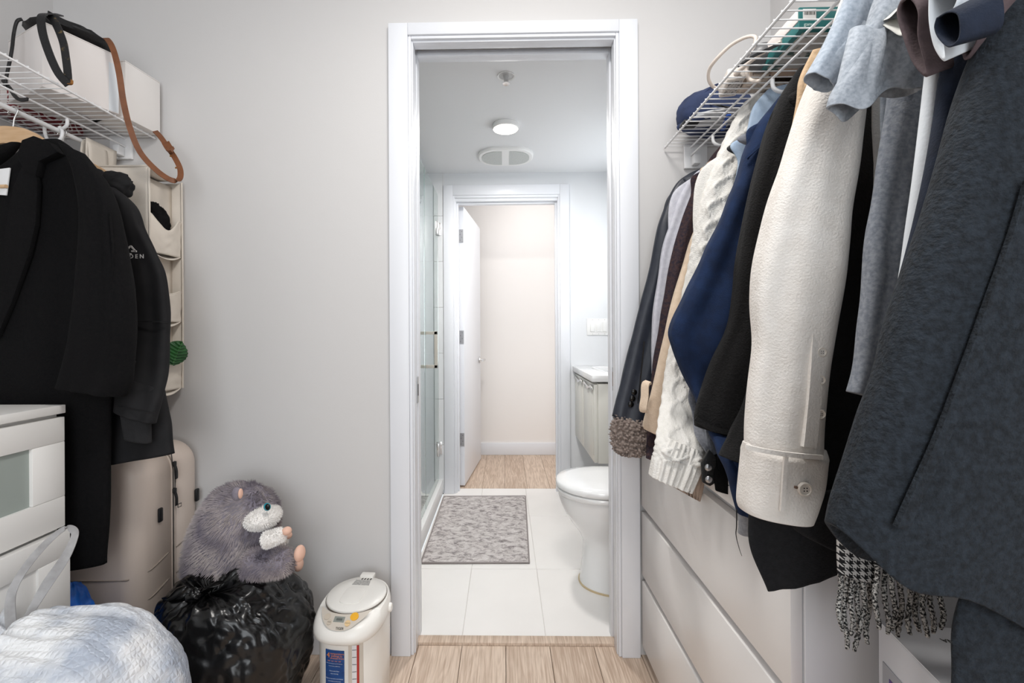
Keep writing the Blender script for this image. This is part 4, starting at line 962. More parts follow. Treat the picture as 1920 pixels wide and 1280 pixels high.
box('lid_latch', -0.022, 0.022, 0.082, 0.108, 0.288, 0.304, M_kw, ke, bev=0.004, M=MK)
# control panel: crescent on the sloping front
def pan(x, s, lift=0.0):
    """x across, s 0..1 from upper edge to lower edge of the sloping front"""
    y0 = -0.090+0.55*x*x/0.09; y1 = -0.131
    y = y0+(y1-y0)*s
    z = 0.2885-0.0213*s-0.0206*max(0, s-0.68)
    return MK @ Vector((x, y, z+0.0020+lift))
def pw(x): return max(0.0, 1-(abs(x)/0.074)**2.4)
nx, ns = 34, 10; V = []; F = []
for i in range(nx):
    x = -0.073+0.146*i/(nx-1)
    for j in range(ns): V.append(pan(x, 0.10+0.86*pw(x)*j/(ns-1), 0.0022))
k = len(V); V += [v-Vector((0, -0.001, 0.004)) for v in V]
for i in range(nx-1):
    for j in range(ns-1): a = i*ns+j; F.append([a, a+ns, a+ns+1, a+1])
cp = add('control_panel', V, F, M_kg, ke, smooth=True)
def pquad(name, x0, x1, s0, s1, m, lift=0.0030, parent=cp):
    return add(name, [pan(x0, s1, lift), pan(x1, s1, lift), pan(x1, s0, lift), pan(x0, s0, lift), pan(x0, s1, lift-0.001), pan(x1, s1, lift-0.001), pan(x1, s0, lift-0.001), pan(x0, s0, lift-0.001)], [[0, 1, 2, 3], [0, 4, 5, 1], [1, 5, 6, 2], [2, 6, 7, 3], [3, 7, 4, 0]], m, parent)
pquad('screen', -0.020, 0.010, 0.28, 0.60, mat('lcd grey', (138, 142, 136), 0.3))
pquad('screen_digits', -0.013, 0.004, 0.38, 0.50, mat('lcd digits', (96, 100, 96), 0.4), 0.0033)
def pdisc(name, x, s, r, m, lift=0.004):
    c = pan(x, s, lift); n = 20; V = [c]; up_ = (pan(x, s-0.1, lift)-pan(x, s+0.1, lift)).normalized(); rt = (MK.to_3x3() @ Vector((1, 0, 0)))
    V += [c+rt*r*cos(2*pi*j/n)+up_*r*sin(2*pi*j/n) for j in range(n)]; nn_ = rt.cross(up_); V += [v-nn_*0.003 for v in V[1:]]
    F = [[0, 1+j, 1+(j+1) % n] for j in range(n)]+[[1+j, 1+n+j, 1+n+(j+1) % n, 1+(j+1) % n] for j in range(n)]
    return add(name, V, F, m, cp)
pdisc('dispense_button', 0.034, 0.30, 0.0115, mat('amber button', (240, 178, 48), 0.4))
pdisc('unlock_button', 0.022, 0.66, 0.008, mat('peach button', (226, 196, 150), 0.4))
pdisc('reboil_button', -0.042, 0.40, 0.009, mat('beige button', (196, 184, 168), 0.4)); pdisc('timer_button', -0.030, 0.66, 0.007, mat('beige button', (196, 184, 168), 0.4))
M_ink = mat('dark ink', (62, 58, 56), 0.6)
def pantext(name, body, size, x, s):
    c = pan(x, s, 0.0036); rt = (MK.to_3x3() @ Vector((1, 0, 0))); up_ = (pan(x, s-0.1)-pan(x, s+0.1)).normalized(); nn_ = rt.cross(up_)
    M = Matrix.Translation(c) @ Matrix((rt, up_, nn_)).transposed().to_4x4()
    return text(name, body, size, M, M_ink, cp)
pantext('brand_lettering', 'TIGER', 0.0085, 0.004, 0.93); pantext('button_lettering', 'REBOIL', 0.0042, -0.042, 0.38); pantext('button_lettering', 'DISPENSE', 0.0038, 0.034, 0.33); pantext('button_lettering', 'TIMER', 0.0036, -0.030, 0.68); pantext('button_lettering', 'UNLOCK', 0.0036, 0.022, 0.68)
V, F = lathe(MK @ Vector((-0.006, -0.112, 0.238)), [(0.010, 0.006), (0.009, -0.010), (0.0075, -0.020), (0.006, -0.020)], 18); add('spout', V, F, M_kw, ke, auto=50)
V, F = lathe(MK @ Vector((0.092, 0.01, 0.252)), [(0.013, 0), (0.013, 0.010), (0.010, 0.014)], 20, 'X'); add('handle_pivot', V, F, M_kw, ke, auto=40)
V, F = lathe(MK @ Vector((-0.092, 0.01, 0.252)), [(0.013, 0), (0.013, -0.010), (0.010, -0.014)], 20, 'X'); add('handle_pivot', V, F, M_kw, ke, auto=40)
def kfront(x, z, lift=0.0):
    """front skin of the body at x"""
    q = min(1.0, abs(x)/0.0940)
    c = q**(1/0.66); s = sqrt(max(0, 1-c*c)); y = -0.006-0.1003*s**0.8
    return MK @ Vector((x, y-lift, z))
def fpatch(name, x0, x1, z0, z1, m, lift, parent, nx=10):
    V, F = [], []
    for i in range(nx):
        x = x0+(x1-x0)*i/(nx-1)
        V += [kfront(x, z0, lift), kfront(x, z1, lift), kfront(x, z0, lift-0.003), kfront(x, z1, lift-0.003)]
    for i in range(nx-1):
        a = i*4; F += [[a, a+4, a+5, a+1], [a+1, a+5, a+7, a+3], [a, a+2, a+6, a+4]]
    F += [[0, 1, 3, 2], [(nx-1)*4, (nx-1)*4+2, (nx-1)*4+3, (nx-1)*4+1]]
    return add(name, V, F, m, parent, auto=40)
lbp = fpatch('blue_label', -0.047, 0.008, 0.100, 0.196, mat('blue sticker', (22, 62, 122), 0.35, rgb2=(30, 80, 144), cscale=30, stretch=(1, 1, 4)), 0.0010, ke)
M_or = mat('orange print', (232, 142, 60), 0.5); M_wp = mat('white print', (214, 224, 236), 0.5)
def ftext(name, body, size, x, z, m):
    def wp(v):
        q = MK.inverted() @ v; return kfront(q.x, q.z, 0.0014+max(0, -q.y)*0)
    M = MK @ Matrix.Translation((x, 0, z)) @ Matrix.Rotation(pi/2, 4, 'X')
    return text(name, body, size, M, m, lbp, warp=wp, depth=0)
ftext('label_number', '4', 0.020, -0.038, 0.176, M_or)
for k, (tx, cx_) in enumerate((('temperature', -0.012), ('settings to', -0.013), ('choose from', -0.012))): ftext('label_lettering', tx, 0.0078, cx_, 0.1855-k*0.0062, M_or)
ftext('label_lettering', '208° 194° 176° 158°', 0.0048, -0.020, 0.1655, M_or)
for k, tx in enumerate(('Non-Stick Interior and all Stainless', 'construction is BPA free', '', 'Removable Filter', 'easy cleaning', '', 'Easy to use with multi-display', 'assembled in Australia')):
    if tx: ftext('label_lettering', tx, 0.0034 if k < 2 else 0.0042, -0.020, 0.1595-k*0.0070, M_wp)
wn = fpatch('gauge_recess', 0.020, 0.058, 0.030, 0.222, M_kg, 0.0006, ke)
fpatch('gauge_glass', 0.030, 0.049, 0.040, 0.212, mat('gauge white', (226, 224, 226), 0.15), 0.0012, wn, 5)
fpatch('gauge_red_line', 0.043, 0.049, 0.040, 0.212, mat('gauge red', (176, 44, 40), 0.3), 0.0016, wn, 4)
for z in (0.20, 0.18, 0.16, 0.14, 0.12):
    fpatch('gauge_mark', 0.031, 0.042, z-0.0006, z+0.0006, M_ink, 0.0017, wn, 4)

# ================================================================== right side of the closet
# dresser
dz = empty('chest_of_drawers', (0.67, 1.12, 0), 'white high-gloss chest of drawers under the hanging clothes', 'chest of drawers')
DF = 0.4475
M_dres = mat('white satin lacquer', (236, 233, 231), 0.28)
M_dside = mat('white satin side', (232, 232, 234), 0.4)
box('carcass', DF+0.0215, XR-0.003, 0.727, 1.512, 0.0, 0.765, M_dside, dz, bev=0.001)
box('top_panel', DF, XR-0.003, 0.724, 1.515, 0.766, 0.786, M_dres, dz, bev=0.001)
for z0, z1 in ((0.045, 0.258), (0.278, 0.484), (0.504, 0.710), (0.730, 0.7645)):
    box('drawer', DF, DF+0.0185, 0.729, 1.511, z0, z1, M_dres, dz, bev=0.001)
# white computer carton with a screen picture
mc = empty('product_carton', (0.69, 0.58, 0), 'white product carton with a computer screen picture by the dark coat', 'carton')
A = at(1645, 1163, 0.685); MC = Matrix.Translation((A.x, A.y, 0)) @ Matrix.Rotation(math.radians(-11), 4, 'Z')
M_cart = mat('glossy white carton', (234, 235, 240), 0.35)
HZ = A.z
V, F = bgeo(0.0, 0.28, -0.215, 0.0, 0.0, HZ, 0.004, MC); add('carton', V, F, M_cart, mc, auto=40)
box('lid_flap', 0.001, 0.28, -0.214, -0.001, HZ-0.0005, HZ+0.0012, M_cart, mc, M=MC)
pic = box('screen_picture', -0.0012, 0.001, -0.205, -0.014, 0.20, HZ-0.050, mat('silver bezel print', (176, 178, 184), 0.3), mc, M=MC)
pm = mat('wallpaper print', (60, 70, 150), 0.3); nt = pm.node_tree; N = nt.nodes; L = nt.links
tc = N.new('ShaderNodeTexCoord'); wv = N.new('ShaderNodeTexNoise'); wv.inputs['Scale'].default_value = 6; L.new(tc.outputs['Object'], wv.inputs['Vector'])
rr = N.new('ShaderNodeValToRGB'); cr = rr.color_ramp; cr.elements[0].position = 0.35; cr.elements[0].color = (*s2l((44, 58, 150)), 1); cr.elements[1].position = 0.62; cr.elements[1].color = (*s2l((212, 120, 110)), 1)
e = cr.elements.new(0.5); e.color = (*s2l((190, 60, 70)), 1); L.new(wv.outputs['Fac'], rr.inputs['Fac']); L.new(rr.outputs['Color'], N['Principled BSDF'].inputs['Base Color'])
box('picture_screen', -0.0018, 0.0, -0.195, -0.030, 0.24, HZ-0.064, pm, pic, M=MC)
Mt = Matrix.Translation((0.598, 0.6435, HZ+0.0016)) @ Matrix.Rotation(pi-math.radians(11), 4, 'Z')
text('print', 'ASSEMBLED IN CHINA', 0.011, Mt, mat('dark ink', (62, 58, 56), 0.6), mc, align='RIGHT', depth=0.0002)

# wire shelf
wire_shelf('wire_shelf', 'white wire shelf above the row of hanging clothes', 1, 0.532, 0.616, 0.880, 1.678, 0.662, 1.612, -0.2, 1.522, (1.36, 1.06, 0.7))
# ---------------------------------------------------------------- things on the shelf
SZ = 1.6832
def on_shelf(px, py): # point of the shelf plane under a pixel
    d = at(px, py, 1.0)-Vector((0, 0, EYE)); t = (SZ-EYE)/d.z; return Vector((d.x*t, d.y*t, SZ))
M_navy = mat('navy cotton', (52, 64, 98), 0.85, rgb2=(43, 54, 84), cscale=20, bump=0.2, bscale=500)
cp_ = empty('cloth_beanie', (0.66, 1.40, SZ), 'navy blue cloth cap lying on the wire shelf at the wall end', 'hat')
V, F = blob((0.655, 1.425, SZ+0.062), (0.115, 0.085, 0.074), nu=36, nv=48, fn=lambda d: 1+0.06*noise.noise(d*2.0)+0.03*noise.noise(d*7)-0.04*abs(sin(3*math.atan2(d.y, d.x)))**8*max(0, d.z))
V = [Vector((v.x, v.y, max(v.z, SZ+0.002))) for v in V]; crown = add('crown', V, F, M_navy, cp_, smooth=True)
strap('seam', [(0.555, 1.38, SZ+0.03), (0.60, 1.362, SZ+0.10), (0.655, 1.37, SZ+0.128)], 0.004, 0.003, M_navy, crown, 16)
tube('head_band', [(0.536, 1.41, SZ+0.012), (0.57, 1.345, SZ+0.012), (0.655, 1.336, SZ+0.012), (0.74, 1.35, SZ+0.012)], 0.009, M_navy, cp_, 8, smooth_to=24)
M_cable = mat('ivory cable', (216, 204, 194), 0.5)
pa = empty('power_adapter', on_shelf(1372, 165), 'ivory power adapter block with a looped cable on the wire shelf', 'adapter')
Ma = Matrix.Translation(on_shelf(1371, 168)+Vector((0.0, 0, 0.002))) @ Matrix.Rotation(math.radians(-12), 4, 'Z')
box('block', -0.020, 0.022, -0.045, 0.045, 0.0, 0.030, mat('ivory plastic warm', (222, 214, 206), 0.4), pa, bev=0.005, M=Ma)
V, F = prism([Ma @ Vector(p) for p in ((-0.012, -0.036, -0.0008), (0.016, -0.036, -0.0008), (0.016, 0.032, -0.0008), (-0.012, 0.032, -0.0008))], (0, 0, 0.001)); add('rating_label', V, F, mat('rating print', (206, 200, 196), 0.5, rgb2=(90, 86, 84), cscale=160, clo=0.52, chi=0.58), pa)
tube('strain_relief', [Ma @ Vector((0, -0.045, 0.014)), Ma @ Vector((0.008, -0.075, 0.012))], 0.007, M_cable, pa, 10, r1=0.0045)
V, F = tgeo([tuple(at(a, b, c)) for a, b, c in ((1352, 168, 1.22), (1338, 163, 1.215), (1329, 150, 1.20), (1330, 130, 1.18), (1344, 110, 1.15), (1370, 85, 1.12), (1398, 70, 1.09), (1416, 70, 1.07), (1414, 88, 1.07), (1406, 110, 1.08), (1400, 135, 1.09), (1408, 150, 1.09), (1424, 152, 1.06))], 0.0042, 8, 90); add('cable', V, F, M_cable, pa, smooth=True)
tube('plug_cable', [Ma @ Vector((0.008, -0.075, 0.012)), Ma @ Vector((0.03, -0.12, 0.012)), Ma @ Vector((0.06, -0.16, 0.012))], 0.0042, M_cable, pa, 8, smooth_to=16)
# black thin cable
bc_ = tube('thin_cable', [tuple(at(a, b, c)) for a, b, c in ((1290, 232, 1.46), (1288, 215, 1.46), (1293, 200, 1.455), (1310, 190, 1.43), (1325, 192, 1.41))]+[tuple(on_shelf(a, b)+Vector((0, 0, 0.004))) for a, b in ((1345, 200), (1375, 205), (1400, 203))], 0.0026, M_blk, None, 8, smooth_to=60)
tag(bc_, 'thin black cable lying across the wire shelf below the cap', 'cable')
p = on_shelf(1282, 236); 
pr = box('eyeglass_case', p.x-0.006, p.x+0.040, p.y-0.020, p.y+0.022, SZ, SZ+0.012, M_blk, None, bev=0.005); tag(pr, 'small flat black case at the wall end of the wire shelf', 'case')
# clear bag with blue marker
p = on_shelf(1330, 232)
cb_ = empty('clear_pouch', p, 'clear plastic pouch with a blue zip strip on the wire shelf', 'pouch')
V, F = blob(p+Vector((0.03, 0.0, 0.013)), (0.085, 0.060, 0.012), fn=lambda d: 1+0.2*noise.noise(d*3)); V = [Vector((v.x, v.y, max(v.z, SZ+0.0005))) for v in V]
add('film', V, F, mat('milky film', (222, 224, 226), 0.3, alpha=0.75), cb_, smooth=True)
strap('zip_strip', [tuple(p+Vector((0.03, -0.055, 0.000))), tuple(p+Vector((0.045, 0.0, 0.0))), tuple(p+Vector((0.06, 0.045, 0.0)))], 0.012, 0.003, mat('blue strip', (36, 90, 190), 0.4), cb_, 10, (1, 0, 0))
# paper pack, speaker, leather item
p = on_shelf(1394, 165)
pk_ = box('printed_pack', p.x-0.005, p.x+0.11, p.y-0.055, p.y+0.03, SZ, SZ+0.028, mat('cream printed card', (214, 198, 184), 0.6, rgb2=(96, 84, 78), cscale=70, clo=0.56, chi=0.62, stretch=(1, 3, 1)), None, bev=0.002); tag(pk_, 'small cream carton with dark printing beside the adapter', 'box')
p = on_shelf(1436, 148)
tn = box('tan_pouch', p.x, p.x+0.16, p.y-0.075, p.y+0.02, SZ, SZ+0.024, mat('tan faux leather', (196, 168, 146), 0.55), None, bev=0.008); tag(tn, 'flat tan pouch lying on the wire shelf', 'pouch')
p = on_shelf(1418, 128)
V, F = blob(p+Vector((0.02, 0.01, 0.030)), (0.036, 0.036, 0.030)); V = [Vector((v.x, v.y, max(v.z, SZ+0.001))) for v in V]
sk = add('computer_mouse', V, F, mat('dark grey plastic', (92, 92, 94), 0.4), None, smooth=True); tag(sk, 'dark grey rounded gadget on the wire shelf beside the teal box', 'gadget')
p = on_shelf(1408, 112)
hb = strap('hair_clip', [tuple(p+Vector((-0.015, 0.03, 0.003))), tuple(p+Vector((0.01, 0.0, 0.010))), tuple(p+Vector((0.035, -0.05, 0.004)))], 0.006, 0.004, M_blk, None, 14, (1, 0.5, 0)); tag(hb, 'thin black clip on the wire shelf next to the looped cable', 'clip')
# teal boxes
M_teal = mat('teal card', (44, 108, 108), 0.45)
M_pr = mat('printed card underside', (196, 188, 180), 0.6, rgb2=(70, 92, 84), cscale=34, clo=0.55, chi=0.62)
p = on_shelf(1432, 140)
gx0, gy1 = 0.602, 1.085; gy0 = 0.942; gh = 0.045
gb = empty('game_box', (0.70, 1.01, SZ), 'teal and white printed box with a barcode sticker on the wire shelf', 'box')
box('base', gx0, gx0+0.20, gy0, gy1, SZ+0.0008, SZ+0.020, M_teal, gb, bev=0.001)
box('bottom_print', gx0+0.012, gx0+0.19, gy0+0.008, gy1-0.008, SZ-0.0004, SZ+0.002, M_pr, gb)
box('lid', gx0-0.0015, gx0+0.2015, gy0+0.003, gy1+0.0015, SZ+0.0205, SZ+gh, mat('white printed card', (232, 224, 220), 0.5, rgb2=(222, 190, 176), cscale=12, clo=0.6, chi=0.7), gb, bev=0.001)
ef = box('end_flap', gx0-0.001, gx0+0.2015, gy0-0.002, gy0+0.0028, SZ+0.002, SZ+gh+0.001, M_teal, gb, bev=0.0005)
stk = box('barcode_sticker', gx0+0.006, gx0+0.032, gy0-0.0028, gy0-0.0015, SZ+0.022, SZ+0.042, mat('white sticker', (232, 230, 228), 0.5), ef)
for k in range(9):
    w_ = 0.0006+0.0008*(k*7 % 3)/2; xx = gx0+0.008+k*0.0025
    box('bar', xx, xx+w_, gy0-0.0032, gy0-0.0027, SZ+0.030, SZ+0.040, M_ink, stk)
text('lettering', 'games', 0.010, Matrix.Translation((gx0+0.020, gy0-0.0024, SZ+0.008)) @ Matrix.Rotation(pi/2, 4, 'X'), mat('pale print', (190, 214, 210), 0.5), ef)
bx_ = box('black_case', 0.578, 0.76, 0.70, 0.862, SZ+0.0005, SZ+0.07, mat('glossy black card', (16, 18, 24), 0.25), None, bev=0.002); tag(bx_, 'glossy black box on the wire shelf nearest the camera', 'box')

# ---------------------------------------------------------------- hanging clothes
def fabric(name, rgb, rgb2=None, cscale=60, bump=0.3, bscale=500, sheen=0.0, rough=0.92, bkind='noise', stretch=(1, 1, 1), clo=0.35, chi=0.65):
    return mat(name, rgb, rough, rgb2=rgb2, cscale=cscale, bump=bump, bscale=bscale, sheen=sheen, bkind=bkind, stretch=stretch, clo=clo, chi=chi)
def garment(name, label, cat, Y, hemz, m, t=0.008, xs=0.50, zs=1.475, seed=0, body=True):
    if body: hemz = max(hemz, 0.80)
    g = empty(name, (0.662, Y, hemz), label, cat, 'clothes hanging under the wire shelf')
    if body:
        Sx = [(0.60, Y, 1.545, 0.72, Y, 1.545), (0.545, Y, 1.52, 0.79, Y, 1.52), (xs, Y, zs, 0.845, Y, 1.475), (xs-0.012, Y, zs-0.10, 0.862, Y, 1.37), (xs-0.01, Y, (zs+hemz)/2, 0.865, Y, (zs+hemz)/2), (xs-0.015, Y, hemz, 0.868, Y, hemz)]
        drape_w('body', Sx, t, m, g, fold=0.003, kf=4, seed=seed+50, nr=40, seg=32)
        pts = [(0.662-0.014, Y, 1.606)]+[(0.662+0.0105*cos(math.radians(170-k*26)), Y, 1.612+0.0105*sin(math.radians(170-k*26))) for k in range(9)]+[(0.662, Y, 1.585), (0.660, Y, 1.548)]
        tube('hanger_hook', pts, 0.0016, M_chrome, g, 6, smooth_to=24)
    return g
# 1 leather jacket with shearling cuff
M_lea = fabric('navy black leather', (38, 42, 52), (46, 50, 60), 30, 0.08, 300, rough=0.42)
g = garment('leather_jacket', 'dark navy leather jacket with shearling cuff, last on the rail by the doorway', 'jacket', 1.432, 0.72, M_lea, seed=1)
drape('sleeve', [(1312, 317, 1340, 312), (1285, 328, 1340, 330), (1262, 350, 1332, 358), (1239, 410, 1314, 420), (1222, 480, 1298, 490), (1201, 565, 1276, 580), (1173, 680, 1248, 695), (1149, 780, 1222, 802, -0.035)], 1.432, 0.022, M_lea, g, fold=0.003, kf=2, seed=11)
strap('sleeve_seam', pxp([(1282, 335, 1.395), (1290, 352, 1.392), (1282, 395, 1.39), (1262, 450, 1.388), (1245, 520, 1.388)]), 0.004, 0.004, M_lea, g, 24, (1, 0, 0))
M_sher = fabric('taupe shearling', (158, 144, 136), (122, 110, 104), 120, 0.5, 160)
def curl(a, s, p, c):
    v = noise.voronoi(p*125)[0]; return 0.006-0.020*min(1, v[0]*1.2)+0.003*noise.noise(p*60)
drape('shearling_cuff', [(1152, 776, 1220, 790), (1144, 795, 1224, 802), (1143, 818, 1224, 822), (1146, 838, 1217, 842), (1158, 851, 1204, 854)], 1.390, 0.034, M_sher, g, fold=0.001, nr=60, seg=150, disp=curl, nz=0.004)
for a, b in ((1189, 735), (1186, 747), (1183, 758)):
    V, F = lathe(at(a, b, 1.385), [(0.0085, 0.004), (0.0085, -0.002), (0.006, -0.004)], 16, 'Y'); add('button', V, F, mat('gloss black button', (10, 10, 11), 0.12), g, auto=50)
strap('cuff_vent', pxp([(1208, 640, 1.389), (1200, 720, 1.388), (1192, 790, 1.388)]), 0.003, 0.004, M_dark, g, 14, (1, 0, 0))
# 2 pale grey
M_pg = fabric('pale lilac grey knit', (206, 206, 214), (192, 192, 202), 90, 0.25, 400)
g = garment('pale_sweater', 'pale lilac grey sweater next to the leather jacket', 'sweater', 1.374, 0.85, M_pg, seed=2)
drape('sleeve', [(1328, 312, 1360, 308), (1306, 322, 1352, 330), (1284, 352, 1345, 360), (1262, 405, 1328, 412), (1241, 470, 1305, 480), (1229, 560, 1285, 570), (1223, 640, 1275, 650), (1221, 700, 1265, 705)], 1.374, 0.014, M_pg, g, fold=0.003, seed=12)
# 3 tweed
M_tw = fabric('brown and plum tweed', (66, 48, 48), (38, 32, 44), 130, 0.5, 260)
g = garment('tweed_cardigan', 'dark brown and plum tweed cardigan between pale grey and white knits', 'cardigan', 1.33, 0.80, M_tw, seed=3, xs=0.54)
drape('sleeve', [(1352, 272, 1390, 266), (1330, 298, 1380, 300), (1312, 330, 1372, 340), (1287, 385, 1350, 395), (1259, 480, 1322, 490), (1240, 580, 1302, 590), (1224, 690, 1285, 700), (1214, 800, 1262, 806), (1211, 858, 1242, 864, -0.05)], 1.330, 0.014, M_tw, g, fold=0.003, seed=13)
# 4 beige coat with tab
M_bei = fabric('camel beige wool', (226, 206, 184), (216, 195, 172), 70, 0.3, 320)
g = garment('beige_coat', 'beige wool coat with a buttoned sleeve tab', 'coat', 1.282, 0.75, M_bei, seed=4, xs=0.6)
drape('sleeve', [(1405, 300, 1430, 296), (1358, 345, 1405, 350), (1308, 425, 1372, 432), (1277, 510, 1347, 520), (1252, 600, 1320, 612), (1232, 690, 1302, 705), (1208, 784, 1284, 806), (1207, 803, 1262, 828)], 1.282, 0.017, M_bei, g, fold=0.002, kf=1.6, seed=14)
strap('sleeve_tab', pxp([(1216, 716, 1.258), (1210, 722, 1.252), (1209, 744, 1.250), (1206, 766, 1.250), (1211, 771, 1.256)]), 0.020, 0.007, M_bei, g, 20, (0.8, -0.5, 0))
# taupe ribbed sweater under the cable knit
M_tau = fabric('taupe rib knit', (178, 156, 140), (166, 146, 132), 60, 0.2, 300)
def ribs(n, amp): return lambda a, s, p, c: amp*sin(n*c*pi)
g = garment('ribbed_sweater', 'taupe sweater with ribbed cuff peeking out below the cable knit', 'sweater', 1.24, 0.80, M_tau, t=0.007, seed=5, xs=0.62)
drape('sleeve', [(1450, 230, 1480, 230), (1405, 320, 1450, 320), (1345, 480, 1400, 480), (1290, 620, 1350, 620), (1262, 740, 1325, 745, -0.03), (1246, 850, 1320, 868, -0.17), (1246, 902, 1309, 937, -0.195)], 1.240, 0.009, M_tau, g, fold=0.001, seed=15, seg=120, disp=ribs(11, 0.0018), nr=50)
# 5 cable knit
M_knit = fabric('ivory wool knit', (236, 233, 228), (226, 223, 217), 50, 0.55, 330)
def cables(a, s, p, c):
    if s > 0.905: return 0.003*sin(8*c*pi)
    d = 0.0
    if s > 0.30 or True:
        k = s*26
        # crossing diamond cables along the middle, rope along the sides
        for ph in (0, pi):
            x = 0.40*sin(s*60+ph); d += 0.0075*exp(-((c+0.30-x)/0.10)**2)
        y = 0.09*sin(s*95); d += 0.007*exp(-((c-0.55-y)/0.09)**2)+0.007*exp(-((c-0.55+y)/0.09)**2)
        d += 0.0012*sin(k*9)*sin(c*30)
    return d*(1 if sin(a) < 0 else 0.5)*-1 if False else d
g = garment('cable_knit_sweater', 'ivory cable-knit sweater with ribbed cuff hanging beside the navy hoodie', 'sweater', 1.19, 0.72, M_knit, seed=6)
drape('sleeve', [(1398, 190, 1445, 172), (1364, 250, 1428, 245), (1336, 315, 1408, 325), (1311, 380, 1387, 400), (1300, 450, 1374, 465), (1289, 510, 1362, 525), (1268, 600, 1337, 615), (1252, 665, 1312, 690), (1241, 740, 1308, 758, -0.04), (1231, 815, 1323, 835, -0.16), (1225, 858, 1318, 874, -0.185), (1219, 891, 1297, 922, -0.19)], 1.190, 0.024, M_knit, g, fold=0.0015, seed=16, seg=150, nr=150, disp=cables, nz=0.003)
# studded black leather cuff + black cuff
g = garment('studded_jacket', 'black leather jacket with a press-stud cuff tab below the navy hoodie', 'jacket', 1.135, 0.70, M_bleath, t=0.007, seed=7, xs=0.62)
drape('sleeve', [(1470, 240, 1490, 240), (1440, 400, 1470, 400), (1390, 600, 1440, 600), (1342, 780, 1400, 780, -0.07), (1337, 860, 1380, 868, -0.185), (1340, 918, 1372, 926, -0.20)], 1.135, 0.009, M_blackwool, g, fold=0.001, seed=17)
cloth_patch('cuff_tab', [(1330, 842), (1344, 858), (1343, 905, 0.0), (1332, 912), (1318, 905), (1316, 870)], 0.935, 0.008, M_bleath, g)
for a, b in ((1328, 876), (1329, 898)):
    V, F = lathe(at(a, b, 0.934), [(0.0078, 0.0), (0.0072, -0.003), (0.004, -0.005)], 18, 'Y'); add('press_stud', V, F, M_steel, g, auto=50)
# light blue shirt
M_lb = fabric('light blue flannel', (176, 194, 214), (160, 180, 204), 60, 0.2, 400)
g = garment('blue_shirt', 'light blue flannel shirt showing between ivory knit and navy hoodie', 'shirt', 1.108, 0.95, M_lb, t=0.007, seed=8, xs=0.56)
drape('sleeve', [(1440, 168, 1490, 155), (1412, 205, 1478, 210), (1396, 262, 1458, 270), (1380, 330, 1440, 340), (1360, 430, 1415, 440), (1340, 540, 1395, 545)], 1.108, 0.008, M_lb, g, fold=0.002, seed=18)
# grey marl lining
M_gm = fabric('grey marl', (112, 114, 122), (134, 136, 142), 200, 0.3, 400)
g = garment('grey_sweatshirt', 'dark grey marl sweatshirt sleeve just behind the navy hoodie', 'sweatshirt', 1.08, 0.72, M_gm, t=0.007, seed=9, xs=0.62)
drape('sleeve', [(1470, 260, 1500, 260), (1420, 420, 1460, 420), (1345, 600, 1400, 600), (1294, 725, 1360, 725), (1296, 770, 1360, 780, -0.03), (1302, 815, 1365, 830, -0.10), (1322, 848, 1352, 860, -0.12)], 1.080, 0.007, M_gm, g, fold=0.001, seed=19)
# 7 navy hoodie
M_hood = fabric('navy fleece', (17, 40, 76), (12, 31, 62), 40, 0.25, 420)
g = garment('navy_hoodie', 'navy blue fleece hoodie with a wide bent sleeve', 'hoodie', 1.022, 0.68, M_hood, t=0.007, seed=10, xs=0.54)
drape('sleeve', [(1462, 180, 1505, 162), (1424, 236, 1492, 235), (1399, 292, 1476, 300), (1374, 352, 1458, 365), (1342, 430, 1438, 450), (1312, 505, 1424, 530), (1290, 552, 1410, 580), (1258, 612, 1398, 640), (1261, 648, 1392, 690), (1288, 712, 1396, 745), (1316, 772, 1408, 800, -0.04), (1340, 826, 1414, 850, -0.12), (1362, 872, 1420, 885, -0.175), (1374, 925, 1422, 930, -0.19), (1384, 962, 1421, 968, -0.195)], 1.022, 0.028, M_hood, g, fold=0.005, kf=1.8, seed=20, nr=80, nz=0.012)
strap('shoulder_seam', pxp([(1474, 246, 0.991), (1440, 262, 0.988), (1408, 288, 0.988), (1400, 298, 0.992)]), 0.006, 0.005, M_hood, g, 20, (0, 0.2, 1))
drape('inner_hem', [(1386, 945, 1424, 948), (1387, 970, 1424, 970), (1387, 1000, 1424, 1002)], 0.832, 0.010, M_pg if False else fabric('light grey marl hem', (150, 152, 158), (168, 170, 176), 200, 0.2, 400), g, fold=0.001, nr=12)
tube('loose_thread', pxp([(1381, 955, 0.815), (1381, 985, 0.812), (1380, 1003, 0.811), (1386, 1028, 0.810), (1391, 1042, 0.810)]), 0.0012, M_blk, g, 5, smooth_to=20, r1=0.0004)
# 8 black wool coats
M_bw2 = fabric('black brushed wool', (12, 12, 13), (22, 21, 22), 190, 0.5, 320)
g = garment('black_coat', 'black brushed wool coat with turned cuff beside the navy hoodie', 'coat', 0.935, 0.62, M_bw2, t=0.007, seed=11, xs=0.53)
drape('sleeve', [(1496, 128, 1536, 112), (1468, 172, 1528, 170), (1443, 230, 1514, 232), (1421, 300, 1497, 305), (1403, 380, 1480, 388), (1389, 460, 1467, 470), (1377, 540, 1457, 552), (1366, 602, 1442, 620), (1342, 660, 1424, 690), (1320, 718, 1404, 752), (1303, 772, 1390, 806), (1302, 797, 1384, 822)], 0.935, 0.024, M_bw2, g, fold=0.003, kf=1.8, seed=21)
strap('cuff_fold', pxp([(1304, 784, 0.916), (1330, 800, 0.908), (1352, 808, 0.907), (1378, 812, 0.913)]), 0.010, 0.006, M_bw2, g, 20, (0, 0.2, 1))
g = garment('black_blazer', 'plain black blazer partly hidden by the cream shirt jacket', 'blazer', 0.884, 0.62, M_bw2, t=0.007, seed=12, xs=0.57)
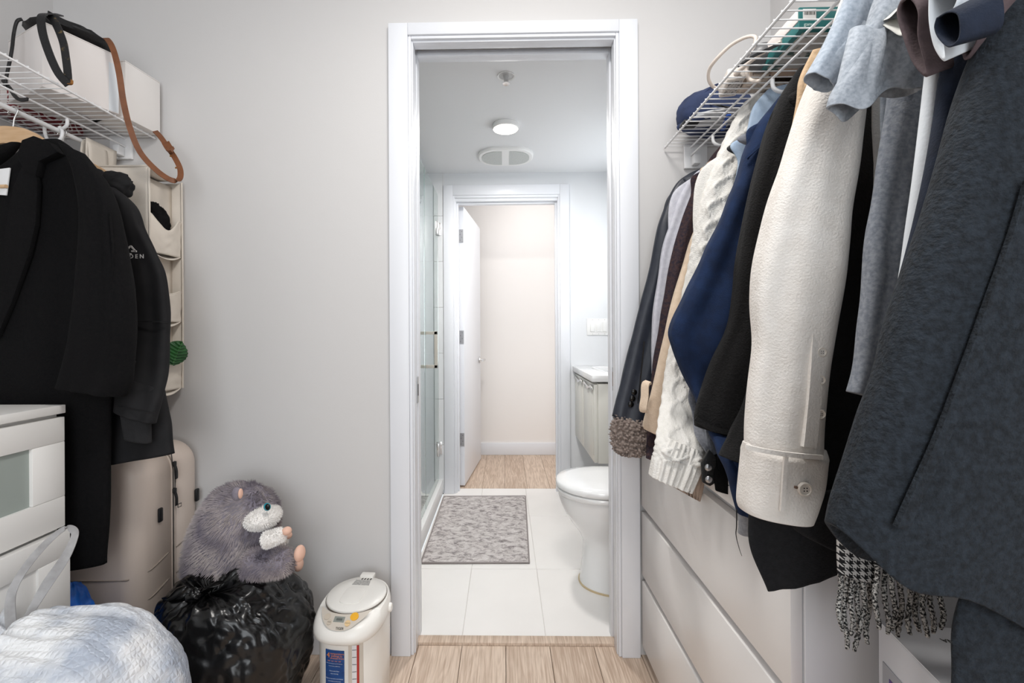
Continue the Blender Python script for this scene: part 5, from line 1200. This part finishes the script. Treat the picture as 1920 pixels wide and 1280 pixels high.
drape('sleeve', [(1530, 140, 1570, 130), (1490, 300, 1540, 305), (1455, 500, 1515, 505), (1422, 650, 1490, 655), (1398, 740, 1470, 750), (1366, 815, 1440, 835, -0.04), (1349, 853, 1410, 875, -0.08)], 0.884, 0.011, M_bw2, g, fold=0.002, seed=22)
# tan knit
M_tan = fabric('tan corduroy', (206, 178, 146), (194, 164, 130), 60, 0.4, 200)
g = garment('tan_cardigan', 'tan corduroy shirt, a thin strip behind the cream shirt jacket', 'shirt', 0.852, 0.95, M_tan, t=0.007, seed=13, xs=0.6)
drape('sleeve', [(1522, 94, 1562, 88), (1500, 145, 1552, 148), (1493, 190, 1546, 200), (1481, 255, 1538, 265), (1467, 330, 1524, 335), (1452, 420, 1505, 425), (1440, 500, 1490, 505)], 0.852, 0.009, M_tan, g, fold=0.001, seed=23)
# long black coat behind cream one
M_bw3 = fabric('black felt', (16, 17, 20), (24, 25, 28), 160, 0.4, 360)
g = garment('long_black_coat', 'long black felt coat with a pointed hem below the cream shirt jacket', 'coat', 0.706, 0.62, M_bw3, body=False, seed=14)
drape('body', [(1560, 130, 1640, 110), (1545, 200, 1680, 190), (1490, 400, 1700, 400), (1445, 650, 1705, 650), (1414, 850, 1705, 850), (1403, 960, 1700, 950), (1404, 1030, 1680, 1000), (1437, 1109, 1660, 1042)], 0.706, 0.011, M_bw3, g, fold=0.003, seed=24, nr=70)
drape('hem_flap', [(1500, 930, 1690, 900), (1490, 965, 1690, 960), (1500, 995, 1690, 1010), (1560, 1030, 1690, 1045)], 0.683, 0.008, M_bw3, g, fold=0.003, seed=25, nr=30)
# cream shirt jacket
M_cre = fabric('cream fleece wool', (238, 233, 227), (231, 225, 218), 40, 0.35, 330)
g = garment('cream_shirt_jacket', 'cream fleece shirt jacket with a buttoned cuff, brightest on the rail', 'jacket', 0.655, 0.70, M_cre, t=0.007, seed=15, xs=0.53)
drape('sleeve', [(1602, -60, 1640, -70), (1578, 10, 1625, 10), (1553, 85, 1612, 90), (1530, 142, 1606, 150), (1507, 200, 1603, 208), (1481, 270, 1597, 280), (1456, 350, 1590, 360), (1435, 430, 1581, 445), (1419, 510, 1570, 525), (1412, 580, 1558, 600), (1413, 655, 1550, 680), (1404, 750, 1544, 770), (1398, 838, 1542, 852)], 0.655, 0.034, M_cre, g, fold=0.004, kf=1.6, seed=26, nr=80)
cu = drape('cuff', [(1395, 828, 1545, 842), (1396, 850, 1543, 862), (1392, 895, 1538, 908), (1388, 940, 1526, 942), (1391, 955, 1513, 971)], 0.655, 0.037, M_cre, g, fold=0.001, kf=1, seed=27, nr=30, nz=0.002)
strap('cuff_seam', pxp([(1398, 837, 0.620), (1440, 846, 0.613), (1490, 853, 0.612), (1541, 857, 0.619)]), 0.006, 0.005, M_cre, g, 24, (0, 0, 1))
strap('cuff_edge', pxp([(1474, 850, 0.614), (1470, 900, 0.613), (1466, 958, 0.613)]), 0.005, 0.004, M_cre, g, 14, (1, 0, 0))
M_but = mat('cream button', (222, 214, 204), 0.3)
def button(c, r, parent):
    V, F = lathe(c, [(r, 0.002), (r, -0.0015), (r*0.9, -0.0026), (r*0.75, -0.0026), (r*0.68, -0.0015), (0.001, -0.0015)], 24, 'Y'); b_ = add('button', V, F, M_but, parent, auto=50)
    for sx in (-1, 1):
        for sz in (-1, 1):
            V, F = lathe(Vector(c)+Vector((sx*r*0.2, 0, sz*r*0.2)), [(r*0.09, -0.0012), (r*0.09, -0.0021)], 8, 'Y'); add('hole', V, F, M_dark, b_)
button(at(1509, 917, 0.613), 0.0092, g)
strap('buttonhole', pxp([(1490, 913, 0.6145), (1497, 914, 0.6145)]), 0.003, 0.003, mat('buttonhole stitch', (120, 96, 84), 0.9), g, 4, (0, 0, 1))
for a, b in ((1539, 610), (1540, 660), (1538, 712), (1538, 776)):
    button(at(a, b, 0.622), 0.0065, g)
strap('placket', pxp([(1534, 600, 0.626), (1530, 680, 0.622), (1524, 760, 0.621), (1516, 838, 0.619)]), 0.020, 0.006, M_cre, g, 24, (1, 0.2, 0))
# grey t shirts
M_g1 = fabric('light blue grey marl jersey', (184, 192, 202), (160, 170, 182), 220, 0.12, 500)
M_g2 = fabric('light grey marl jersey', (178, 184, 192), (150, 157, 166), 220, 0.12, 500)
M_g3 = fabric('mid grey marl jersey', (150, 155, 163), (122, 128, 138), 200, 0.15, 400)
g = garment('grey_t_shirt', 'light blue-grey t-shirt whose sleeve hem overlaps the cream shirt jacket', 't-shirt', 0.598, 1.0, M_g1, t=0.007, seed=16)
drape('sleeve', [(1602, -70, 1668, -70), (1580, 5, 1650, 10), (1556, 62, 1632, 80), (1532, 110, 1598, 130), (1515, 142, 1556, 167)], 0.598, 0.010, M_g1, g, fold=0.002, seed=28, nr=40)
g = garment('long_sleeve_shirt', 'mid grey long-sleeved shirt hanging down past the grey t-shirts', 'shirt', 0.57, 0.98, M_g3, t=0.006, seed=17, xs=0.54)
drape('sleeve', [(1690, 80, 1745, 80), (1670, 170, 1738, 160), (1653, 250, 1730, 250), (1640, 350, 1722, 350), (1630, 425, 1710, 430), (1624, 520, 1700, 525), (1612, 600, 1690, 605), (1603, 680, 1672, 690), (1591, 733, 1636, 744)], 0.570, 0.012, M_g3, g, fold=0.003, kf=1.8, seed=29, nz=0.008, nr=70)
g = garment('grey_t_shirt', 'light grey marl t-shirt with a crumpled wide sleeve', 't-shirt', 0.54, 1.0, M_g2, t=0.006, seed=18, xs=0.54)
drape('sleeve', [(1672, -70, 1730, -70), (1642, 0, 1715, 15), (1612, 75, 1726, 92), (1580, 135, 1734, 140), (1556, 176, 1732, 150), (1549, 200, 1728, 168)], 0.540, 0.015, M_g2, g, fold=0.0025, kf=2.4, seed=31, nz=0.006, nr=60, seg=90, sag=lambda c, s: (0.016*exp(-((c+0.42)/0.30)**2)-0.006*exp(-((c-0.25)/0.25)**2))*max(0, s-0.5)/0.5)
# folded shirts with open sleeve ends
def open_sleeve(name, rim, Y, back, m, parent, th=0.003, lip=1.0):
    """sleeve seen from its open end: rim loop on the plane x = Y, tube runs back along vector back"""
    P = [Vector(p) for p in crom([tuple(at_x(a, b, Y)) for a, b in rim]+[tuple(at_x(rim[0][0], rim[0][1], Y))], 61)][:-1]
    cen = sum(P, Vector())/60; back = Vector(back); R = []
    n = 8
    for k in range(n+1):
        s = 1-k/n; R.append([cen+(p-cen)*(1.0+0.25*s)*1.03+back*s for p in P])
    R.append([cen+(p-cen)*0.93-back*0.01 for p in P]); 
    for k in range(1, n+1):
        s = k/n; R.append([cen+(p-cen)*0.90*(1.0+0.15*s)+back*s*0.96 for p in P])
    V, F = rings_geo(R, cap0=False, cap1=True); return add(name, V, F, m, parent, smooth=True)
M_wh = fabric('white cotton', (226, 231, 236), None, 60, 0.1, 300, rough=0.8)
M_ow = fabric('off white cotton', (222, 222, 216), None, 60, 0.1, 300, rough=0.8)
M_mau = fabric('mauve brown jersey', (92, 78, 80), (80, 67, 70), 90, 0.15, 400)
M_nv = fabric('deep navy jersey', (24, 34, 52), (18, 26, 42), 60, 0.2, 400)
g = garment('off_white_t_shirt', 'off-white t-shirt, only its folded sleeve end visible', 't-shirt', 0.52, 1.15, M_ow, t=0.005, seed=19, xs=0.56, zs=1.46)
open_sleeve('sleeve', [(1650, 40), (1668, 33), (1690, 14), (1706, 30), (1692, 66), (1668, 55), (1656, 47)], 0.431, (0.03, 0.01, 0.03), M_ow, g)
g = garment('mauve_t_shirt', 'mauve brown t-shirt with a long narrow open sleeve', 't-shirt', 0.506, 1.15, M_mau, t=0.005, seed=20, xs=0.56, zs=1.46)
open_sleeve('sleeve', [(1688, 4), (1706, -6), (1722, 20), (1722, 70), (1738, 140), (1712, 118), (1692, 66), (1682, 26)], 0.416, (0.035, 0.006, 0.028), M_mau, g)
g = garment('white_shirt', 'white smooth shirt hanging as a narrow strip before the charcoal coat', 'shirt', 0.488, 1.05, M_wh, t=0.005, seed=21, xs=0.56, zs=1.46)
drape('front_edge', [(1742, 70, 1790, 70), (1738, 110, 1785, 115), (1729, 190, 1780, 200), (1718, 290, 1775, 300), (1704, 400, 1765, 400), (1686, 520, 1745, 520), (1664, 636, 1720, 640), (1650, 720, 1700, 720)], 0.488, 0.009, M_wh, g, fold=0.001, seed=31, nz=0.002)
open_sleeve('sleeve', [(1742, -10), (1762, -20), (1796, -10), (1786, 22), (1770, 60), (1772, 112), (1752, 88), (1742, 40)], 0.408, (0.045, 0.004, 0.030), M_wh, g)
g = garment('navy_t_shirt', 'deep navy t-shirt with a round open sleeve next to the charcoal coat', 't-shirt', 0.470, 1.0, M_nv, t=0.005, seed=22, xs=0.55, zs=1.46)
open_sleeve('sleeve', [(1756, 34), (1778, 22), (1798, 28), (1800, 70), (1780, 88), (1760, 72), (1752, 52)], 0.384, (0.034, 0.002, 0.014), M_nv, g)
drape('front_edge', [(1795, 0, 1840, 0), (1786, 70, 1835, 70), (1772, 130, 1825, 130), (1758, 220, 1810, 220), (1740, 320, 1795, 320), (1718, 420, 1775, 420), (1690, 520, 1750, 520)], 0.466, 0.010, M_nv, g, fold=0.001, seed=32, nz=0.003)
open_sleeve('sleeve', [(1806, 10), (1836, -8), (1858, 0), (1846, 40), (1826, 90), (1808, 110), (1802, 60)], 0.428, (0.05, 0.004, 0.024), M_mau, g)

# houndstooth scarf with fringe
hm = mat('black and white houndstooth', (30, 30, 32), 0.95); nt = hm.node_tree; N = nt.nodes; L = nt.links
tc = N.new('ShaderNodeTexCoord'); mp = N.new('ShaderNodeMapping'); mp.inputs['Scale'].default_value = (110, 1, 110); L.new(tc.outputs['Object'], mp.inputs['Vector'])
cb2 = N.new('ShaderNodeSeparateXYZ'); L.new(mp.outputs[0], cb2.inputs[0])
def mth(op, a, b=None, c=None):
    n = N.new('ShaderNodeMath'); n.operation = op
    for i, v in enumerate((a, b, c)):
        if v is None: continue
        if isinstance(v, (int, float)): n.inputs[i].default_value = v
        else: L.new(v, n.inputs[i])
    return n.outputs[0]
fx = mth('FRACT', cb2.outputs['X']); fz = mth('FRACT', cb2.outputs['Z'])
ax = mth('LESS_THAN', fx, 0.5); az = mth('LESS_THAN', fz, 0.5); dg = mth('LESS_THAN', mth('FRACT', mth('MULTIPLY', mth('ADD', cb2.outputs['X'], cb2.outputs['Z']), 2.0)), 0.5)
both = mth('MULTIPLY', ax, az); one = mth('SUBTRACT', mth('ADD', ax, az), mth('MULTIPLY', both, 2.0)); val = mth('ADD', both, mth('MULTIPLY', one, dg))
mx = N.new('ShaderNodeMix'); mx.data_type = 'RGBA'; mx.inputs[6].default_value = (*s2l((196, 194, 192)), 1); mx.inputs[7].default_value = (*s2l((24, 24, 27)), 1); L.new(val, mx.inputs[0]); L.new(mx.outputs[2], N['Principled BSDF'].inputs['Base Color'])
sc_ = empty('houndstooth_scarf', (0.55, 0.60, 0.55), 'black and white houndstooth scarf with knotted fringe under the charcoal coat', 'scarf')
drape('panel', [(1590, 860, 1650, 850), (1575, 950, 1645, 950), (1570, 1030, 1642, 1030), (1571, 1074, 1640, 1092)], 0.60, 0.008, hm, sc_, fold=0.001, nr=24, open_end=False, nz=0.002)
drape('panel', [(1640, 830, 1800, 820), (1640, 920, 1790, 920), (1640, 1000, 1775, 1010), (1641, 1058, 1772, 1074)], 0.585, 0.008, hm, sc_, fold=0.003, nr=24, open_end=False, nz=0.003)
M_fr = mat('black and white yarn', (34, 34, 36), 0.95, rgb2=(200, 198, 194), cscale=420, clo=0.42, chi=0.62, cdetail=1)
def tassel(px0, py0, px1, py1, Y, rn):
    A, B = at(px0, py0, Y), at(px1, py1, Y); n = 60; seg = 10; R = []
    for i in range(n):
        s = i/(n-1); C = A+(B-A)*s+Vector((0.0025*sin(s*7+rn), 0.002*sin(s*5+rn), 0)); ring = []
        for j in range(seg):
            f = 2*pi*j/seg; r_ = 0.0027*(0.9+0.25*abs(sin(f+s*34))+0.12*sin(s*60+rn))*(1 if s < 0.9 else 1-3*(s-0.9))
            ring.append(C+Vector((cos(f)*r_, sin(f)*r_, 0)))
        R.append(ring)
    V, F = rings_geo(R); return add('tassel', V, F, M_fr, sc_, smooth=True)
for k, (a, b, c, d) in enumerate(((1575, 1076, 1576, 1182), (1587, 1080, 1584, 1216), (1598, 1084, 1595, 1192), (1609, 1086, 1606, 1222), (1620, 1090, 1617, 1180), (1631, 1090, 1627, 1205))): tassel(a, b, c, d, 0.598+0.007*(k % 2), k)
for k in range(9): tassel(1644+k*14.5, 1060+k*2, 1646+k*14.8+(k*5 % 7)-3, 1178+(k*11 % 17), 0.582+0.004*(k % 2), k+7)

# charcoal coat, nearest
M_cha = fabric('charcoal blue wool', (35, 42, 50), (18, 23, 29), 170, 0.7, 300)
g = garment('charcoal_coat', 'big charcoal blue wool coat, nearest to the camera', 'coat', 0.400, 0.30, M_cha, body=False, seed=23)
drape('sleeve', [(1905, -80, 2080, -110), (1870, 2, 2085, 0), (1838, 92, 2090, 120), (1802, 188, 2090, 230), (1767, 290, 2080, 350), (1733, 398, 2070, 480), (1703, 490, 2060, 600), (1675, 600, 2050, 740), (1651, 705, 2040, 860), (1625, 780, 2030, 960), (1597, 860, 2015, 1060), (1569, 930, 2005, 1150), (1558, 968, 1995, 1218)], 0.425, 0.030, M_cha, g, fold=0.002, kf=1.5, seed=33, nr=90, seg=70, sag=lambda c, s: 0.024*exp(-((c+0.58)/0.36)**2)*max(0, s-0.75)/0.25)
strap('sleeve_seam', pxp([(1935, 340, 0.392), (1905, 440, 0.391), (1862, 560, 0.390), (1815, 690, 0.390), (1765, 820, 0.390), (1715, 930, 0.391), (1688, 990, 0.393)]), 0.010, 0.005, M_cha, g, 50, (1, 0, 0.3))
drape_w('body', [(0.60, 0.43, 1.545, 0.72, 0.43, 1.545), (0.55, 0.43, 1.52, 0.79, 0.43, 1.52), (0.515, 0.43, 1.46, 0.85, 0.43, 1.46), (0.50, 0.43, 1.25, 0.868, 0.43, 1.25), (0.455, 0.43, 0.95, 0.870, 0.43, 0.95), (0.418, 0.43, 0.82, 0.872, 0.43, 0.82), (0.412, 0.43, 0.75, 0.872, 0.43, 0.75), (0.402, 0.43, 0.64, 0.873, 0.43, 0.64), (0.396, 0.43, 0.36, 0.873, 0.43, 0.36)], 0.016, M_cha, g, fold=0.003, kf=2.5, seed=34, nr=70, seg=60)
hk = [(0.662-0.014, 0.43, 1.606)]+[(0.662+0.0105*cos(math.radians(170-k*26)), 0.43, 1.612+0.0105*sin(math.radians(170-k*26))) for k in range(9)]+[(0.662, 0.43, 1.585), (0.660, 0.43, 1.548)]
tube('hanger_hook', hk, 0.0016, M_chrome, g, 6, smooth_to=24)
